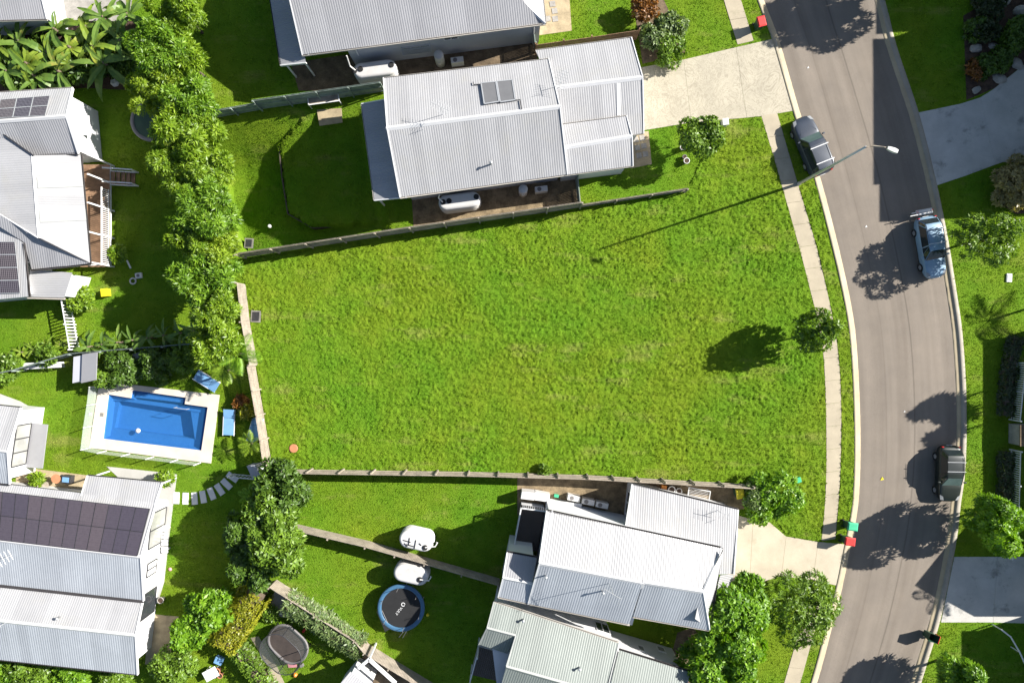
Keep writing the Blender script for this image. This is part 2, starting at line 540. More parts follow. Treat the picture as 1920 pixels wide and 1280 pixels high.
# kerb lines (edge of the verge on each side of the road), carried on beyond the picture
LK = smooth_line([(1060, -900), (1230, -500), (1350, -200), (1420, 0), (1450, 80), (1487, 208), (1528, 340), (1562, 470), (1584, 570), (1594, 640),
                  (1600, 740), (1602, 840), (1600, 915), (1595, 965), (1582, 1030), (1568, 1099), (1548, 1177), (1520, 1280), (1450, 1500), (1330, 1800), (1150, 2200)], 18)
RK = smooth_line([(1420, -900), (1520, -500), (1600, -200), (1658, 0), (1680, 86), (1722, 213), (1752, 330), (1775, 440), (1793, 550), (1803, 620), (1809, 700),
                  (1811, 753), (1811, 832), (1807, 900), (1801, 940), (1793, 1010), (1772, 1119), (1757, 1180), (1729, 1270), (1660, 1500), (1540, 1800), (1360, 2200)], 18)
LKW = [Vector(W2(*p)) for p in LK]; RKW = [Vector(W2(*p)) for p in RK]

def resample(pts, n):
    d = [0]
    for i in range(1, len(pts)): d.append(d[-1] + (pts[i] - pts[i - 1]).length)
    out = []
    for k in range(n):
        t = d[-1] * k / (n - 1); i = 1
        while i < len(d) - 1 and d[i] < t: i += 1
        f = (t - d[i - 1]) / (d[i] - d[i - 1])
        out.append(pts[i - 1].lerp(pts[i], f))
    return out

ROAD_Z = -0.12
YARD = [W2(*p) for p in [(362, 230), (494, 206), (690, 180), (700, 250), (712, 330), (726, 400), (740, 438), (600, 462), (420, 490), (395, 440), (380, 380), (372, 320), (364, 262)]]
# retaining wall across the back yard: outside it the yard lies lower
RET = [W2(*p) for p in [(507, 262), (512, 318), (524, 392), (572, 420), (664, 414)]]
POOL_PX = [(204, 739), (246, 746), (249, 731), (349, 745), (347, 757), (390, 763), (378, 844), (194, 822)]
POOL = [W2(*p) for p in POOL_PX]
POOL = offset_poly(POOL, 0) if False else POOL
excl(POOL)

def cdt_mesh(name, outer, holes, z, mat, inner=(), zfun=None):
    pts = [Vector(p) for p in outer]; edges = [(i, (i + 1) % len(outer)) for i in range(len(outer))]
    for h in holes:
        b = len(pts); pts += [Vector(p) for p in h]; edges += [(b + i, b + (i + 1) % len(h)) for i in range(len(h))]
    pts += [Vector(p) for p in inner]
    vs, es, fs, _, _, _ = delaunay_2d_cdt(pts, edges, [], 1, 1e-5)
    v = np.array([(p.x, p.y) for p in vs]); f = np.array([t for t in fs if len(t) == 3])
    c = v[f].mean(axis=1)
    keep = in_poly(c[:, 0], c[:, 1], np.array([(p[0], p[1]) for p in outer]))
    for h in holes: keep &= ~in_poly(c[:, 0], c[:, 1], np.array([(p[0], p[1]) for p in h]))
    f = f[keep]
    zz = zfun(v[:, 0], v[:, 1]) if zfun else np.full(len(v), z)
    return mesh_np(name, np.column_stack([v, zz]), f, mat, center=Vector((0, 0, 0)))

FAR = 700
outer = [(p.x, p.y) for p in LKW]
outer = [(LKW[0].x, FAR)] + outer + [(LKW[-1].x, -FAR), (-FAR, -FAR), (-FAR, FAR)]
tag(cdt_mesh('ground', outer, [YARD, POOL], 0.0, M['grass']), 'grassed house lots and the vacant lawn west of the street', kind='structure')
outer = [(RKW[0].x, FAR)] + [(p.x, p.y) for p in RKW] + [(RKW[-1].x, -FAR), (FAR, -FAR), (FAR, FAR)]
tag(cdt_mesh('verge_ground', outer, [], 0.0, M['grass']), 'grassed verges and front gardens east of the street', kind='structure')
EAST = np.array(outer)

def dist_poly(x, y, poly, closed=True):
    d = np.full(len(x), 1e9)
    n = len(poly)
    for i in range(n if closed else n - 1):
        ax, ay = poly[i]; bx, by = poly[(i + 1) % n]
        dx, dy = bx - ax, by - ay
        t = np.clip(((x - ax) * dx + (y - ay) * dy) / (dx * dx + dy * dy + 1e-12), 0, 1)
        d = np.minimum(d, np.hypot(x - ax - t * dx, y - ay - t * dy))
    return d

UP = np.array([W2(*p) for p in [(507, 262), (512, 318), (524, 392), (572, 420), (664, 414), (760, 430), (730, 180), (600, 195)]])
def yard_z(x, y):
    x = np.asarray(x, float); y = np.asarray(y, float)
    ins = in_poly(x, y, np.array(YARD))
    d = np.where(ins, dist_poly(x, y, YARD), 0)
    up = in_poly(x, y, UP)
    dw = dist_poly(x, y, RET, False)
    px = 960 + x * 24.5
    low = -2.7 - np.clip((510 - px) / 80, 0, 1) * .9
    high = -0.9 - np.clip((690 - px) / 180, 0, 1) * 1.1
    low = np.where((~up) & (px > 520), -2.7 + np.clip((px - 560) / 150, 0, 1) * 1.7, low)
    z = np.where(up, high, low)
    s = np.clip(d / 1.1, 0, 1); s = s * s * (3 - 2 * s)
    dn = dist_poly(x, y, [W2(362, 230), W2(494, 206), W2(690, 180)], False)
    sn = np.clip(dn / 3.6, 0, 1); sn = sn * sn * (3 - 2 * sn)
    return np.where(ins, z * s * (.12 + .88 * sn), 0)

gx, gy = np.meshgrid(np.arange(-26, -8, .22), np.arange(7, 20, .22))
gx = gx.ravel() + RNG.uniform(-.03, .03, gx.size); gy = gy.ravel()
ok = in_poly(gx, gy, np.array(YARD)) & (dist_poly(gx, gy, YARD) > .12)
bd = [Vector(p) for p in YARD]; bd2 = []
for i in range(len(bd)):
    a, b = bd[i], bd[(i + 1) % len(bd)]; n = max(1, int((b - a).length / .3))
    bd2 += [a.lerp(b, k / n) for k in range(n)]
tag(cdt_mesh('terraced_yard_ground', [(p.x, p.y) for p in bd2], [], 0, M['grass'], inner=list(zip(gx[ok], gy[ok])), zfun=yard_z),
    'terraced grass back yard falling towards the tree row', kind='structure')

# ---- road
n = 240
la, ra = resample(LKW, n), resample(RKW, n)
wd = [(b - a).length for a, b in zip(la, ra)]
v = []; uvs = []
cols = [0.0, .25, .5, .75, 1.0]
dist = 0
for i in range(n):
    if i: dist += (la[i] - la[i - 1]).length
    for t in cols:
        p = la[i].lerp(ra[i], t)
        v.append((p.x, p.y, ROAD_Z + .05 * (1 - (2 * t - 1) ** 2))); uvs.append((t, dist))
f = [(i * 5 + k, i * 5 + k + 1, (i + 1) * 5 + k + 1, (i + 1) * 5 + k) for i in range(n - 1) for k in range(4)]
f = [t[::-1] for t in f]
road = mesh_np('road', v, f, M['asphalt'], center=Vector((0, 0, 0)), smooth=True)
uvl = road.data.uv_layers.new(name='UVMap')
li = np.zeros(len(road.data.loops), dtype=np.int32); road.data.loops.foreach_get('vertex_index', li)
uvl.data.foreach_set('uv', np.array(uvs, dtype=np.float32)[li].ravel())
tag(road, 'curving asphalt street with a long paving seam', kind='structure')
excl([(p.x, p.y) for p in la] + [(p.x, p.y) for p in ra[::-1]])

def sweep(name, line, side, prof, mat, label, rag=0.0):
    """profile (offset into the road, z) swept along a kerb line"""
    vs = []; fs = []; m = len(prof)
    for i, p in enumerate(line):
        d = (line[min(i + 1, len(line) - 1)] - line[max(i - 1, 0)]).normalized()
        nrm = Vector((-d.y, d.x)) * side
        for k, (o, z) in enumerate(prof):
            q = p + nrm * (o + (random.uniform(-rag, rag) if k == m - 1 else 0))
            vs.append((q.x, q.y, z))
    for i in range(len(line) - 1):
        for k in range(m - 1):
            q = (i * m + k, i * m + k + 1, (i + 1) * m + k + 1, (i + 1) * m + k)
            fs.append(q if side < 0 else q[::-1])
    return tag(mesh_np(name, vs, fs, mat, center=Vector((0, 0, 0))), label, kind='structure')

lk = resample(LKW, 420); rk = resample(RKW, 420)
# lines run towards the bottom of the picture: the road lies on the left hand of the west kerb
sweep('west_kerb', lk, 1, [(-.03, -.1), (-.03, .03), (.12, .028), (.16, .0), (.2, -.07)], M['kerb'], 'pale concrete kerb along the vacant lawn side of the street')
sweep('west_gutter', lk, 1, [(.195, -.068), (.2, -.075), (.52, -.098), (.53, -.12)], M['gutter_pan'], 'concrete gutter strip along the west kerb', rag=.03)
sweep('east_kerb', rk, -1, [(-.03, -.1), (-.03, .03), (.2, .028), (.27, .0), (.33, -.07)], M['kerb_grey'], 'grey concrete kerb along the east verge')
sweep('east_gutter', rk, -1, [(.325, -.068), (.33, -.08), (.5, -.09), (.64, -.09), (.66, -.12)], M['gutter_pan'], 'pale concrete gutter strip along the east kerb', rag=.02)

def flat(name, px, mat, label, z=.012, parent=None, ex=True, kind='structure', t=.1):
    poly = [W2(*p) for p in px]
    if ex: excl(poly)
    o = MB().prism(poly, z - t, z).build(name, mat, parent)
    if not parent and label: tag(o, label, kind=kind)
    return o

# ---- footpath in slabs
FL = smooth_line([(1357, 0), (1385, 82)], 10), smooth_line([(1390, 0), (1414, 77)], 10)
def slabs(name, label, left, right, pitch, mat, extra=None):
    root = bpy.data.objects.new(name, None); COL.objects.link(root); root.empty_display_size = .3
    L = [Vector(W2(*p)) for p in smooth_line(left, 10)]; R = [Vector(W2(*p)) for p in smooth_line(right, 10)]
    root.location = (L[0].x, L[0].y, 0); ORG[root.name] = Vector(root.location)
    tag(root, label, kind='structure')
    ln = sum((L[i] - L[i - 1]).length for i in range(1, len(L)))
    n = max(1, round(ln / pitch))
    k = 6
    L = resample(L, n * k + 1); R = resample(R, n * k + 1)
    excl([(a.lerp(b, .012 + random.uniform(-.01, .01))).xy for a, b in zip(L, R)] + [(b.lerp(a, .012 + random.uniform(-.01, .01))).xy for a, b in zip(L[::-1], R[::-1])])
    for i in range(n):
        a = L[i * k:(i + 1) * k + 1]; b = R[i * k:(i + 1) * k + 1]
        g = .008
        d = (L[min(i * k + k, len(L) - 1)] - L[i * k]).normalized() * g
        a = [a[0] + d] + a[1:-1] + [a[-1] - d]; b = [b[0] + d] + b[1:-1] + [b[-1] - d]
        z = .03 + random.uniform(-.006, .006)
        MB().prism([(p.x, p.y) for p in a] + [(p.x, p.y) for p in b[::-1]], -.05, z).build('slab', mat, root)
    return root

slabs('footpath', 'concrete footpath slabs crossing the verge at the top of the photo', [(1330, -100), (1357, 0), (1383, 84)], [(1360, -100), (1389, 0), (1413, 77)], 1.75, M['path'])
slabs('footpath', 'long curving concrete footpath slabs along the vacant lawn',
      [(1427, 217), (1449, 290), (1479, 395), (1500, 470), (1520, 548), (1535, 610), (1543, 660), (1547, 720), (1549, 800), (1549, 880), (1546, 950), (1540, 1013)],
      [(1457, 213), (1478, 285), (1509, 390), (1530, 460), (1548, 535), (1562, 600), (1571, 660), (1576, 730), (1577, 806), (1575, 890), (1571, 950), (1566, 1010)], 1.75, M['path'])
slabs('footpath', 'concrete footpath slabs below the lower driveway beside the round street tree',
      [(1517, 1120), (1500, 1176), (1470, 1280), (1440, 1380)], [(1543, 1125), (1527, 1182), (1500, 1280), (1470, 1380)], 1.75, M['path'])

def slab_set(name, label, pieces, mat, z=.02):
    root = bpy.data.objects.new(name, None); COL.objects.link(root); root.empty_display_size = .3
    a = W(*pieces[0][0]); root.location = (a.x, a.y, 0); ORG[root.name] = Vector(root.location)
    tag(root, label, kind='structure')
    for p in pieces:
        poly = [W2(*q) for q in p]; excl(poly)
        MB().prism(offset_poly(poly, .008) if len(p) <= 6 else poly, -.06, z + random.uniform(-.003, .003)).build('slab', mat, root)
    return root

slab_set('driveway', 'weathered pale concrete driveway of the upper house', [
    [(1195, 128), (1282, 112), (1296, 230), (1200, 246)], [(1282, 112), (1380, 89), (1400, 221), (1296, 230)], [(1380, 89), (1455, 72), (1488, 208), (1430, 218), (1400, 221)]], M['drive_pale'])
slab_set('driveway', 'buff concrete driveway of the lower house beside the two bins', [
    [(1370, 962), (1412, 973), (1405, 1098), (1362, 1115)], [(1412, 973), (1440, 976), (1474, 1005), (1465, 1079), (1405, 1098)],
    [(1474, 1005), (1534, 1015), (1524, 1087), (1465, 1079)], [(1534, 1015), (1590, 1020), (1573, 1098), (1524, 1087)]], M['drive_buff'])
slab_set('driveway', 'grey concrete driveway in deep shade at the upper right', [
    [(1718, 212), (1800, 195), (1838, 183), (1866, 309), (1810, 330), (1756, 348)], [(1838, 183), (1862, 168), (1925, 118), (1985, 70), (1985, 308), (1880, 304), (1866, 309)]], M['drive_grey'])
slab_set('driveway', 'grey concrete driveway with oil stains at the lower right', [
    [(1789, 1043), (1870, 1043), (1862, 1166), (1764, 1166)], [(1870, 1043), (1995, 1043), (1995, 1170), (1862, 1166)]], M['drive_grey'])

# ---- beds and paved strips
flat('gravel_bed', [(772, 372), (1084, 330), (1090, 386), (776, 430)], M['gravel'], 'brown gravel strip between the upper house and its fence')
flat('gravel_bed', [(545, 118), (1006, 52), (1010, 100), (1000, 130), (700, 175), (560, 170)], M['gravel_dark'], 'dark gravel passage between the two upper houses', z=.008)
flat('gravel_bed', [(1180, 250), (1216, 246), (1222, 308), (1182, 316)], M['sand'], 'gravel entry strip with square pavers beside the upper house')
flat('gravel_bed', [(1000, -60), (1064, -60), (1072, 58), (1000, 68)], M['sand'], 'pale gravel strip beside the house at the top edge')
flat('gravel_bed', [(970, 890), (1180, 896), (1400, 912), (1410, 950), (1180, 1000), (970, 965)], M['gravel'], 'gravel strip between the lower house and the lawn fence')
flat('gravel_bed', [(30, 874), (176, 892), (160, 935), (30, 918)], M['sand'], 'sandy courtyard of the poolside house')
flat('gravel_bed', [(280, 1150), (335, 1155), (330, 1230), (272, 1245)], M['sand'], 'sandy bed at the east side of the long solar house')
flat('mulch_bed', [(1806, 30), (1990, -80), (1990, 66), (1924, 118), (1864, 166), (1812, 188)], M['mulch'], 'dark mulched garden bed above the shaded driveway')
flat('mulch_bed', [(1868, 316), (1990, 304), (1990, 392), (1905, 402), (1872, 380)], M['mulch'], 'mulched bed beside the shaded driveway')
flat('mulch_bed', [(-40, 40), (255, 40), (250, 170), (160, 165), (-40, 182)], M['mulch'], 'dark mulched bed under the big-leaved plants')
flat('soil_strip', [(400, 232), (424, 262), (440, 340), (450, 420), (440, 430), (425, 360), (408, 290)], M['sand'], None, ex=False, z=-3) if False else None
flat('mulch_bed', [(1185, -10), (1240, -10), (1290, 100), (1205, 120)], M['gravel_dark'], 'garden bed of mixed shrubs beside the upper driveway')
flat('court_paving', [(75, -60), (260, -60), (240, 40), (85, 45)], M['stone'], 'grey stone courtyard at the top left corner')
flat('patio', [(200, 874), (332, 888), (318, 1000), (308, 1090), (296, 1130), (270, 1130), (260, 930)], M['paving'], 'pale concrete patio along the long solar house', z=.03)
flat('patio', [(0, 738), (38, 752), (56, 762), (40, 800), (0, 800)], M['paving'], 'pale paving beside the small poolside house', z=.02)
flat('garden_path', [(470, 1195), (485, 1192), (520, 1250), (538, 1290), (515, 1290), (498, 1240)], M['path'], 'curved concrete garden path beside the grey trampoline', z=.02)
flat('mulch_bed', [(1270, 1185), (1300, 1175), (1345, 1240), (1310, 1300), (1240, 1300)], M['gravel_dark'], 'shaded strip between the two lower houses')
flat('sand_patch', [(1006, 0), (1062, 0), (1066, 0.5), (1006, 0.5)], M['sand'], None) if False else None
for k, p in enumerate([(1036, 8), (1040, 21), (1027, 36), (1041, 36), (1033, -8)]):
    c = W(*p); o = MB().box((c.x, c.y, .02), (.42, .42, .05), .15).build('paver', M['stone'], bpy.data.objects['gravel_bed.003'])
for k, p in enumerate([(1192, 262), (1204, 259), (1195, 277), (1207, 274), (1198, 292), (1210, 289)]):
    c = W(*p); o = MB().box((c.x, c.y, .02), (.4, .4, .05), .15).build('paver', M['stone'], bpy.data.objects['gravel_bed.002'])

# stepping stones curving from the patio to the pool gate
root = thing('stepping_path', None, None, W(350, 930)); tag(root, 'curve of white stepping stones from the patio to the gate', kind='structure')
for i, (x, y, a, l) in enumerate([(331, 933, 88, 22), (348, 934, 88, 22), (365, 934, 94, 23), (381, 931, 100, 23), (397, 925, 112, 23), (412, 917, 124, 23), (425, 907, 135, 23), (436, 894, 145, 23)]):
    c = W(x, y); excl([(c.x + math.cos(t) * .35, c.y + math.sin(t) * .35) for t in np.arange(0, 6.28, 1)])
    MB().box((c.x, c.y, .015), (l / 24.5, .45, .07), math.radians(a)).build('stepping_stone', M['white'], root, bevel=.012)

# ---- retaining wall
root = thing('retaining_wall', 'low grey timber retaining wall across the terraced back yard', 'wall', (RET[2][0], RET[2][1], -1))
pts = [Vector(p) for p in RET]
for i in range(len(pts) - 1):
    a, b = pts[i], pts[i + 1]; m = max(1, round((b - a).length / 2.0))
    for k in range(m):
        p, q = a.lerp(b, k / m), a.lerp(b, (k + 1) / m)
        za = float(yard_z([p.x + .5], [p.y + .3])[0]); za = max(za, -.85)
        for j in range(4):
            MB().bar((p.x, p.y, -2.05 - j * .32), (q.x, q.y, -2.05 - j * .32), .09, .3).build('sleeper', M['deck'], root)

# ---- pool: shell, water, deck
DECK = [W2(*p) for p in [(186, 720), (215, 717), (412, 740), (396, 868), (168, 839)]]
def pool():
    root = thing('swimming_pool', 'blue fibreglass swimming pool with a stepped seat in a pale stone deck', 'swimming pool', (*POOL[0], 0))
    excl(DECK)
    # deck with the pool opening
    pts = [Vector(p) for p in DECK] + [Vector(p) for p in POOL]
    ed = [(i, (i + 1) % 5) for i in range(5)] + [(5 + i, 5 + (i + 1) % 8) for i in range(8)]
    vs, _, fs, _, _, _ = delaunay_2d_cdt(pts, ed, [], 1, 1e-5)
    pn = np.array(POOL)
    mb = MB(); tri = [t for t in fs if not in_poly(np.array([sum(vs[i].x for i in t) / 3]), np.array([sum(vs[i].y for i in t) / 3]), pn)[0]]
    mb.add([(p.x, p.y, .06) for p in vs], tri)
    d2 = DECK
    for i in range(5):
        a, b = d2[i], d2[(i + 1) % 5]
        mb.poly((*a, -.05), (*b, -.05), (*b, .06), (*a, .06))
    for i in range(8):
        a, b = POOL[i], POOL[(i + 1) % 8]
        mb.poly((*a, .06), (*b, .06), (*b, -.05), (*a, -.05))
    mb.build('deck', M['deck_stone'], root)
    m, nt, N, L, B = nodes_of('blue_pool_shell')
    v = texco(N, L)
    c = ramp(N, L, noise(N, L, v, 3, 3), [(.3, (.025, .145, .43)), (.7, (.032, .165, .47))])
    L.new(c, B.inputs['Base Color']); B.inputs['Roughness'].default_value = .5
    M['pool_shell'] = m
    sh = MB(); fl = offset_poly(POOL, .35)
    # walls and floor, floor lies deeper to the right
    ar = sum(POOL[i][0] * POOL[(i + 1) % 8][1] - POOL[(i + 1) % 8][0] * POOL[i][1] for i in range(8))
    top = POOL if ar > 0 else POOL[::-1]
    zs = [-1.0 - max(0, (p[0] - POOL[0][0])) * .05 for p in fl]
    for i in range(8):
        a, b = top[i], top[(i + 1) % 8]; c_, d_ = fl[(i + 1) % 8], fl[i]
        sh.poly((*a, -.02), (*b, -.02), (*c_, zs[(i + 1) % 8]), (*d_, zs[i]))
    ff = delaunay_2d_cdt([Vector(p) for p in fl], [(i, (i + 1) % 8) for i in range(8)], [], 1, 1e-5)
    zmap = lambda p: -1.0 - max(0, (p.x - POOL[0][0])) * .05
    pf = np.array(fl)
    sh.add([(p.x, p.y, zmap(p)) for p in ff[0]], [t for t in ff[2]])
    sh.build('shell', m, root)
    # benches under water
    for px, zb in (([(206, 742), (246, 749), (388, 768), (384, 776), (222, 752), (204, 752)], -.42), ([(251, 734), (347, 748), (345, 756), (250, 745)], -.28),
               ([(350, 760), (388, 766), (378, 842), (362, 840)], -.5), ([(196, 808), (205, 804), (368, 826), (366, 840), (195, 820)], -.55), ([(205, 748), (216, 752), (206, 806), (197, 812)], -.6)):
        MB().prism([W2(*p) for p in px], -1.2, zb).build('bench', m, root)
    w, nt, N, L, B = nodes_of('pool_water'); w.use_transparent_shadow = True
    B.inputs['Base Color'].default_value = (.03, .14, .34, 1); B.inputs['Roughness'].default_value = .03; B.inputs['Alpha'].default_value = .3; B.inputs['IOR'].default_value = 1.33
    bump(N, L, B, noise(N, L, texco(N, L), 2.2, 3), .12, .05)
    wv = delaunay_2d_cdt([Vector(p) for p in POOL], [(i, (i + 1) % 8) for i in range(8)], [], 1, 1e-5)
    mb = MB(); mb.add([(p.x, p.y, -.1) for p in wv[0]], [t for t in wv[2] if in_poly(np.array([sum(wv[0][i].x for i in t) / 3]), np.array([sum(wv[0][i].y for i in t) / 3]), pn)[0]])
    mb.build('water', w, root)
    for p in ((191, 777), (170, 776)):
        c = W(*p, .06); MB().box((c.x, c.y, .062), (.26, .26, .03), -.1).build('skimmer_lid', M['grate'], root)
    mb = MB()
    a, b, c, d = W(332, 763, .05), W(355, 766, .05), W(354, 771, .05), W(333, 769, .05)
    mb.tube([a + Vector((0, 0, .0)), a + Vector((0, 0, .5)), b + Vector((0, 0, .5)), b], .025, 6)
    mb.build('grab_rail', M['steel'], root)
    c = W(259, 807, -.1)
    o = MB().lathe([(.05, -.04), (.17, -.03), (.19, .04), (.12, .1), (.03, .13)], c, 16).build('pool_float', M['white'], None, True)
    tag(o, 'small white chlorine float in the swimming pool', 'pool float')
pool()
# ================================================================== HOUSES
def house(name, label, px, cat='house'):
    return thing(name, label, cat, W(*px))

def V3(p): return W(*p)

def roof(parent, pts, mat, pitch=.165, amp=.010, ribdir=None, name='roof_sheet', thick=True):
    """corrugated steel sheet on the plane through the photo points (px, py, z); returns (centre, normal)"""
    P = [V3(p) if not isinstance(p, Vector) else p for p in pts]
    c = sum(P, Vector()) / len(P)
    n = newell(P)
    if n.z < 0: n = -n; P = P[::-1]
    P = [Vector((p.x, p.y, c.z - ((p.x - c.x) * n.x + (p.y - c.y) * n.y) / n.z)) for p in P]
    if ribdir: d = Vector((ribdir[0], ribdir[1], 0))
    else: d = Vector((0, 0, 1))
    d = (d - n * d.dot(n)).normalized()
    s = d.cross(n).normalized()
    q = [((p - c).dot(s), (p - c).dot(d)) for p in P]
    a0, a1 = min(x for x, _ in q), max(x for x, _ in q)
    m = max(4, int((a1 - a0) / (pitch / 4)))
    mb = MB(); rows = []
    for i in range(m + 1):
        a = a0 + (a1 - a0) * i / m
        a = min(max(a, a0 + 1e-4), a1 - 1e-4)
        hit = []
        for k in range(len(q)):
            (x0, y0), (x1, y1) = q[k], q[(k + 1) % len(q)]
            if (x0 - a) * (x1 - a) <= 0 and abs(x1 - x0) > 1e-9: hit.append(y0 + (y1 - y0) * (a - x0) / (x1 - x0))
        if len(hit) < 2: continue
        o = amp * (0, 1, 1.25, 1)[i % 4]
        rows.append((c + s * a + d * min(hit) + n * o, c + s * a + d * max(hit) + n * o))
    vs = [p for r in rows for p in r]
    fs = [(2 * i, 2 * i + 2, 2 * i + 3, 2 * i + 1) for i in range(len(rows) - 1)]
    mb.add(vs, fs); o = mb.build(name, mat, parent)
    me = o.data
    at = me.attributes.new('tint', 'FLOAT', 'FACE'); per = max(1, int(.76 / (pitch / 4)))
    rr = random.Random(len(rows) * 31 + int(c.x * 10)); sh = [rr.random() for _ in range(len(rows) // per + 2)]
    for k in range(len(me.polygons)): at.data[k].value = sh[k // per]
    if me.polygons and me.polygons[0].normal.z < 0: me.flip_normals()
    return c, n

def on(plane, px, py, off=0.0):
    """where the pixel's ray meets a roof plane"""
    c, n = plane
    o = Vector((0, 0, CAMZ)); d = W(px, py, 0) - o
    t = (c + n * off - o).dot(n) / d.dot(n)
    return o + d * t

def capbar(parent, a, b, mat=None, w=.34, h=.05, name='ridge_cap', dz=.03):
    a, b = V3(a), V3(b)
    up = Vector((0, 0, dz))
    # a folded cap: two sloping wings
    d = (b - a).normalized(); r = d.cross(Vector((0, 0, 1))).normalized() * (w / 2)
    drop = Vector((0, 0, w * .2))
    mb = MB()
    mb.add([a + up + r - drop, a + up + Vector((0, 0, h)), a + up - r - drop, b + up + r - drop, b + up + Vector((0, 0, h)), b + up - r - drop],
           [(0, 3, 4, 1), (1, 4, 5, 2), (0, 1, 2), (5, 4, 3), (2, 5, 3, 0)])
    return mb.build(name, mat or M['cap'], parent)

def gutter(parent, a, b, mat=None, w=.13, h=.11):
    a, b = V3(a), V3(b)
    d = (b - a).normalized(); r = d.cross(Vector((0, 0, 1))).normalized() * (w / 2)
    z0, z1 = Vector((0, 0, -h)), Vector((0, 0, .015))
    t = r * .75
    mb = MB()
    A = [a + r + z1, a + r + z0, a - r + z0, a - r + z1, a - t + z1, a - t + z0 * .7, a + t + z0 * .7, a + t + z1]
    B = [p + (b - a) for p in A]
    n = 8
    mb.add(A + B, [(i, (i + 1) % n, n + (i + 1) % n, n + i) for i in range(n)] + [tuple(range(n))[::-1], tuple(range(n, 2 * n))])
    return mb.build('gutter', mat or M['gutter'], parent)

def barge(parent, a, b, mat=None):
    a, b = V3(a), V3(b)
    return MB().bar(a - Vector((0, 0, .04)), b - Vector((0, 0, .04)), .07, .2).build('barge_board', mat or M['white'], parent)

def walls(parent, px, inset=.35, top=None, mat=None, z0=-.3, ex=True, name='wall'):
    """solid walls under a roof outline given at eave height"""
    poly = [W2(*p) for p in px]
    poly = offset_poly(poly, inset)
    if ex: excl(poly)
    zt = (top if top is not None else min(p[2] for p in px) - .06)
    MB().prism(poly, z0, zt).build(name, mat or M['wall'], parent)
    return poly, zt

def gable(parent, a, b, apex, mat=None, out=(1, 0)):
    """triangular wall end, 0.12 m thick"""
    a, b, c = V3(a), V3(b), V3(apex)
    o = Vector((out[0], out[1], 0)).normalized() * .12
    z = Vector((0, 0, -.08))
    a, b, c = a + z - o * 3, b + z - o * 3, c + z - o * 3
    MB().add([a, b, c, a - o, b - o, c - o], [(0, 1, 2), (5, 4, 3), (0, 3, 4, 1), (1, 4, 5, 2), (2, 5, 3, 0)]).build('gable_wall', mat or M['wall'], parent)

def window(parent, a, b, w, z0, z1, out, mat=None, frame=None, bars=1, name='window'):
    """a..b along the wall (x, y), out = outward unit vector"""
    a, b = Vector((a[0], a[1], 0)), Vector((b[0], b[1], 0)); o = Vector((out[0], out[1], 0)).normalized()
    f = MB()
    t = .06
    up = lambda p, z: Vector((p.x, p.y, z)) + o * .03
    f.bar(up(a, z0), up(b, z0), .08, t).bar(up(a, z1), up(b, z1), .08, t)
    for k in range(bars + 2):
        p = a.lerp(b, k / (bars + 1)); f.bar(up(p, z0), up(p, z1), .08, t)
    fr = f.build(name, frame or M['white'], parent)
    MB().bar(up(a, (z0 + z1) / 2) - o * .01, up(b, (z0 + z1) / 2) - o * .01, .03, z1 - z0).build('pane', mat or M['window'], fr)
    return fr

def solar(parent, plane, A, B, C, D, nx, ny, mat, gap=.03, frame=None, lift=.1):
    """nx x ny panels over the quad A B C D (photo pixels) lying on a roof plane"""
    n = plane[1]
    Q = [on(plane, *p, lift) for p in (A, B, C, D)]
    for i in range(nx):
        for j in range(ny):
            def at(u, v): return Q[0].lerp(Q[1], u).lerp(Q[3].lerp(Q[2], u), v)
            lx = (Q[1] - Q[0]).length / nx; ly = (Q[3] - Q[0]).length / ny
            gu, gv = gap / lx / nx / 2, gap / ly / ny / 2
            c = [at(i / nx + gu, j / ny + gv), at((i + 1) / nx - gu, j / ny + gv), at((i + 1) / nx - gu, (j + 1) / ny - gv), at(i / nx + gu, (j + 1) / ny - gv)]
            mb = MB().slab(c, .035)
            o = mb.build('solar_panel', mat, parent)
            uvl = o.data.uv_layers.new(name='UVMap')
            for pl in o.data.polygons:
                for li, vi in zip(pl.loop_indices, pl.vertices):
                    uvl.data[li].uv = ((0, 0), (1, 0), (1, 1), (0, 1))[vi % 4]
            fr = MB()
            for k in range(4): fr.bar(c[k] + n * .003, c[(k + 1) % 4] + n * .003, .03, .02, n)
            fr.build('frame', frame or M['steel'], o)

def aerial(parent, p, h=1.6, ang=0.3, n=7, name='tv_aerial'):
    p = Vector(p); mb = MB(); t = p + Vector((0, 0, h))
    mb.tube([p, t], .02, 6)
    d = Vector((math.cos(ang), math.sin(ang), 0)); s = Vector((-d.y, d.x, 0))
    mb.tube([t - d * .6, t + d * .7], .015, 5)
    for k in range(n):
        q = t + d * (-.55 + 1.2 * k / (n - 1)); l = .5 - .03 * k
        mb.tube([q - s * l, q + s * l], .01, 4)
    mb.tube([t - d * .55 + s * .3 + Vector((0, 0, .3)), t - d * .55 + s * .3 - Vector((0, 0, .25))], .012, 4)
    return mb.build(name, M['steel'], parent)

def vent(parent, p, h=.5):
    p = Vector(p)
    return MB().lathe([(.06, -.05), (.06, h), (.1, h), (.1, h + .06), (.03, h + .1)], p, 10).build('vent_pipe', M['steel'], parent, True)

M['cells_dark'] = panel_mat('solar_cells_dark', (.032, .03, .036), (.24, .24, .25), 12, 6)
M['cells_blue'] = panel_mat('solar_cells_purple_grey', (.060, .057, .070), (.072, .068, .080), 6, 10)
M['collector'] = plain('solar_collector_glass', (.15, .15, .155), .25, .06)

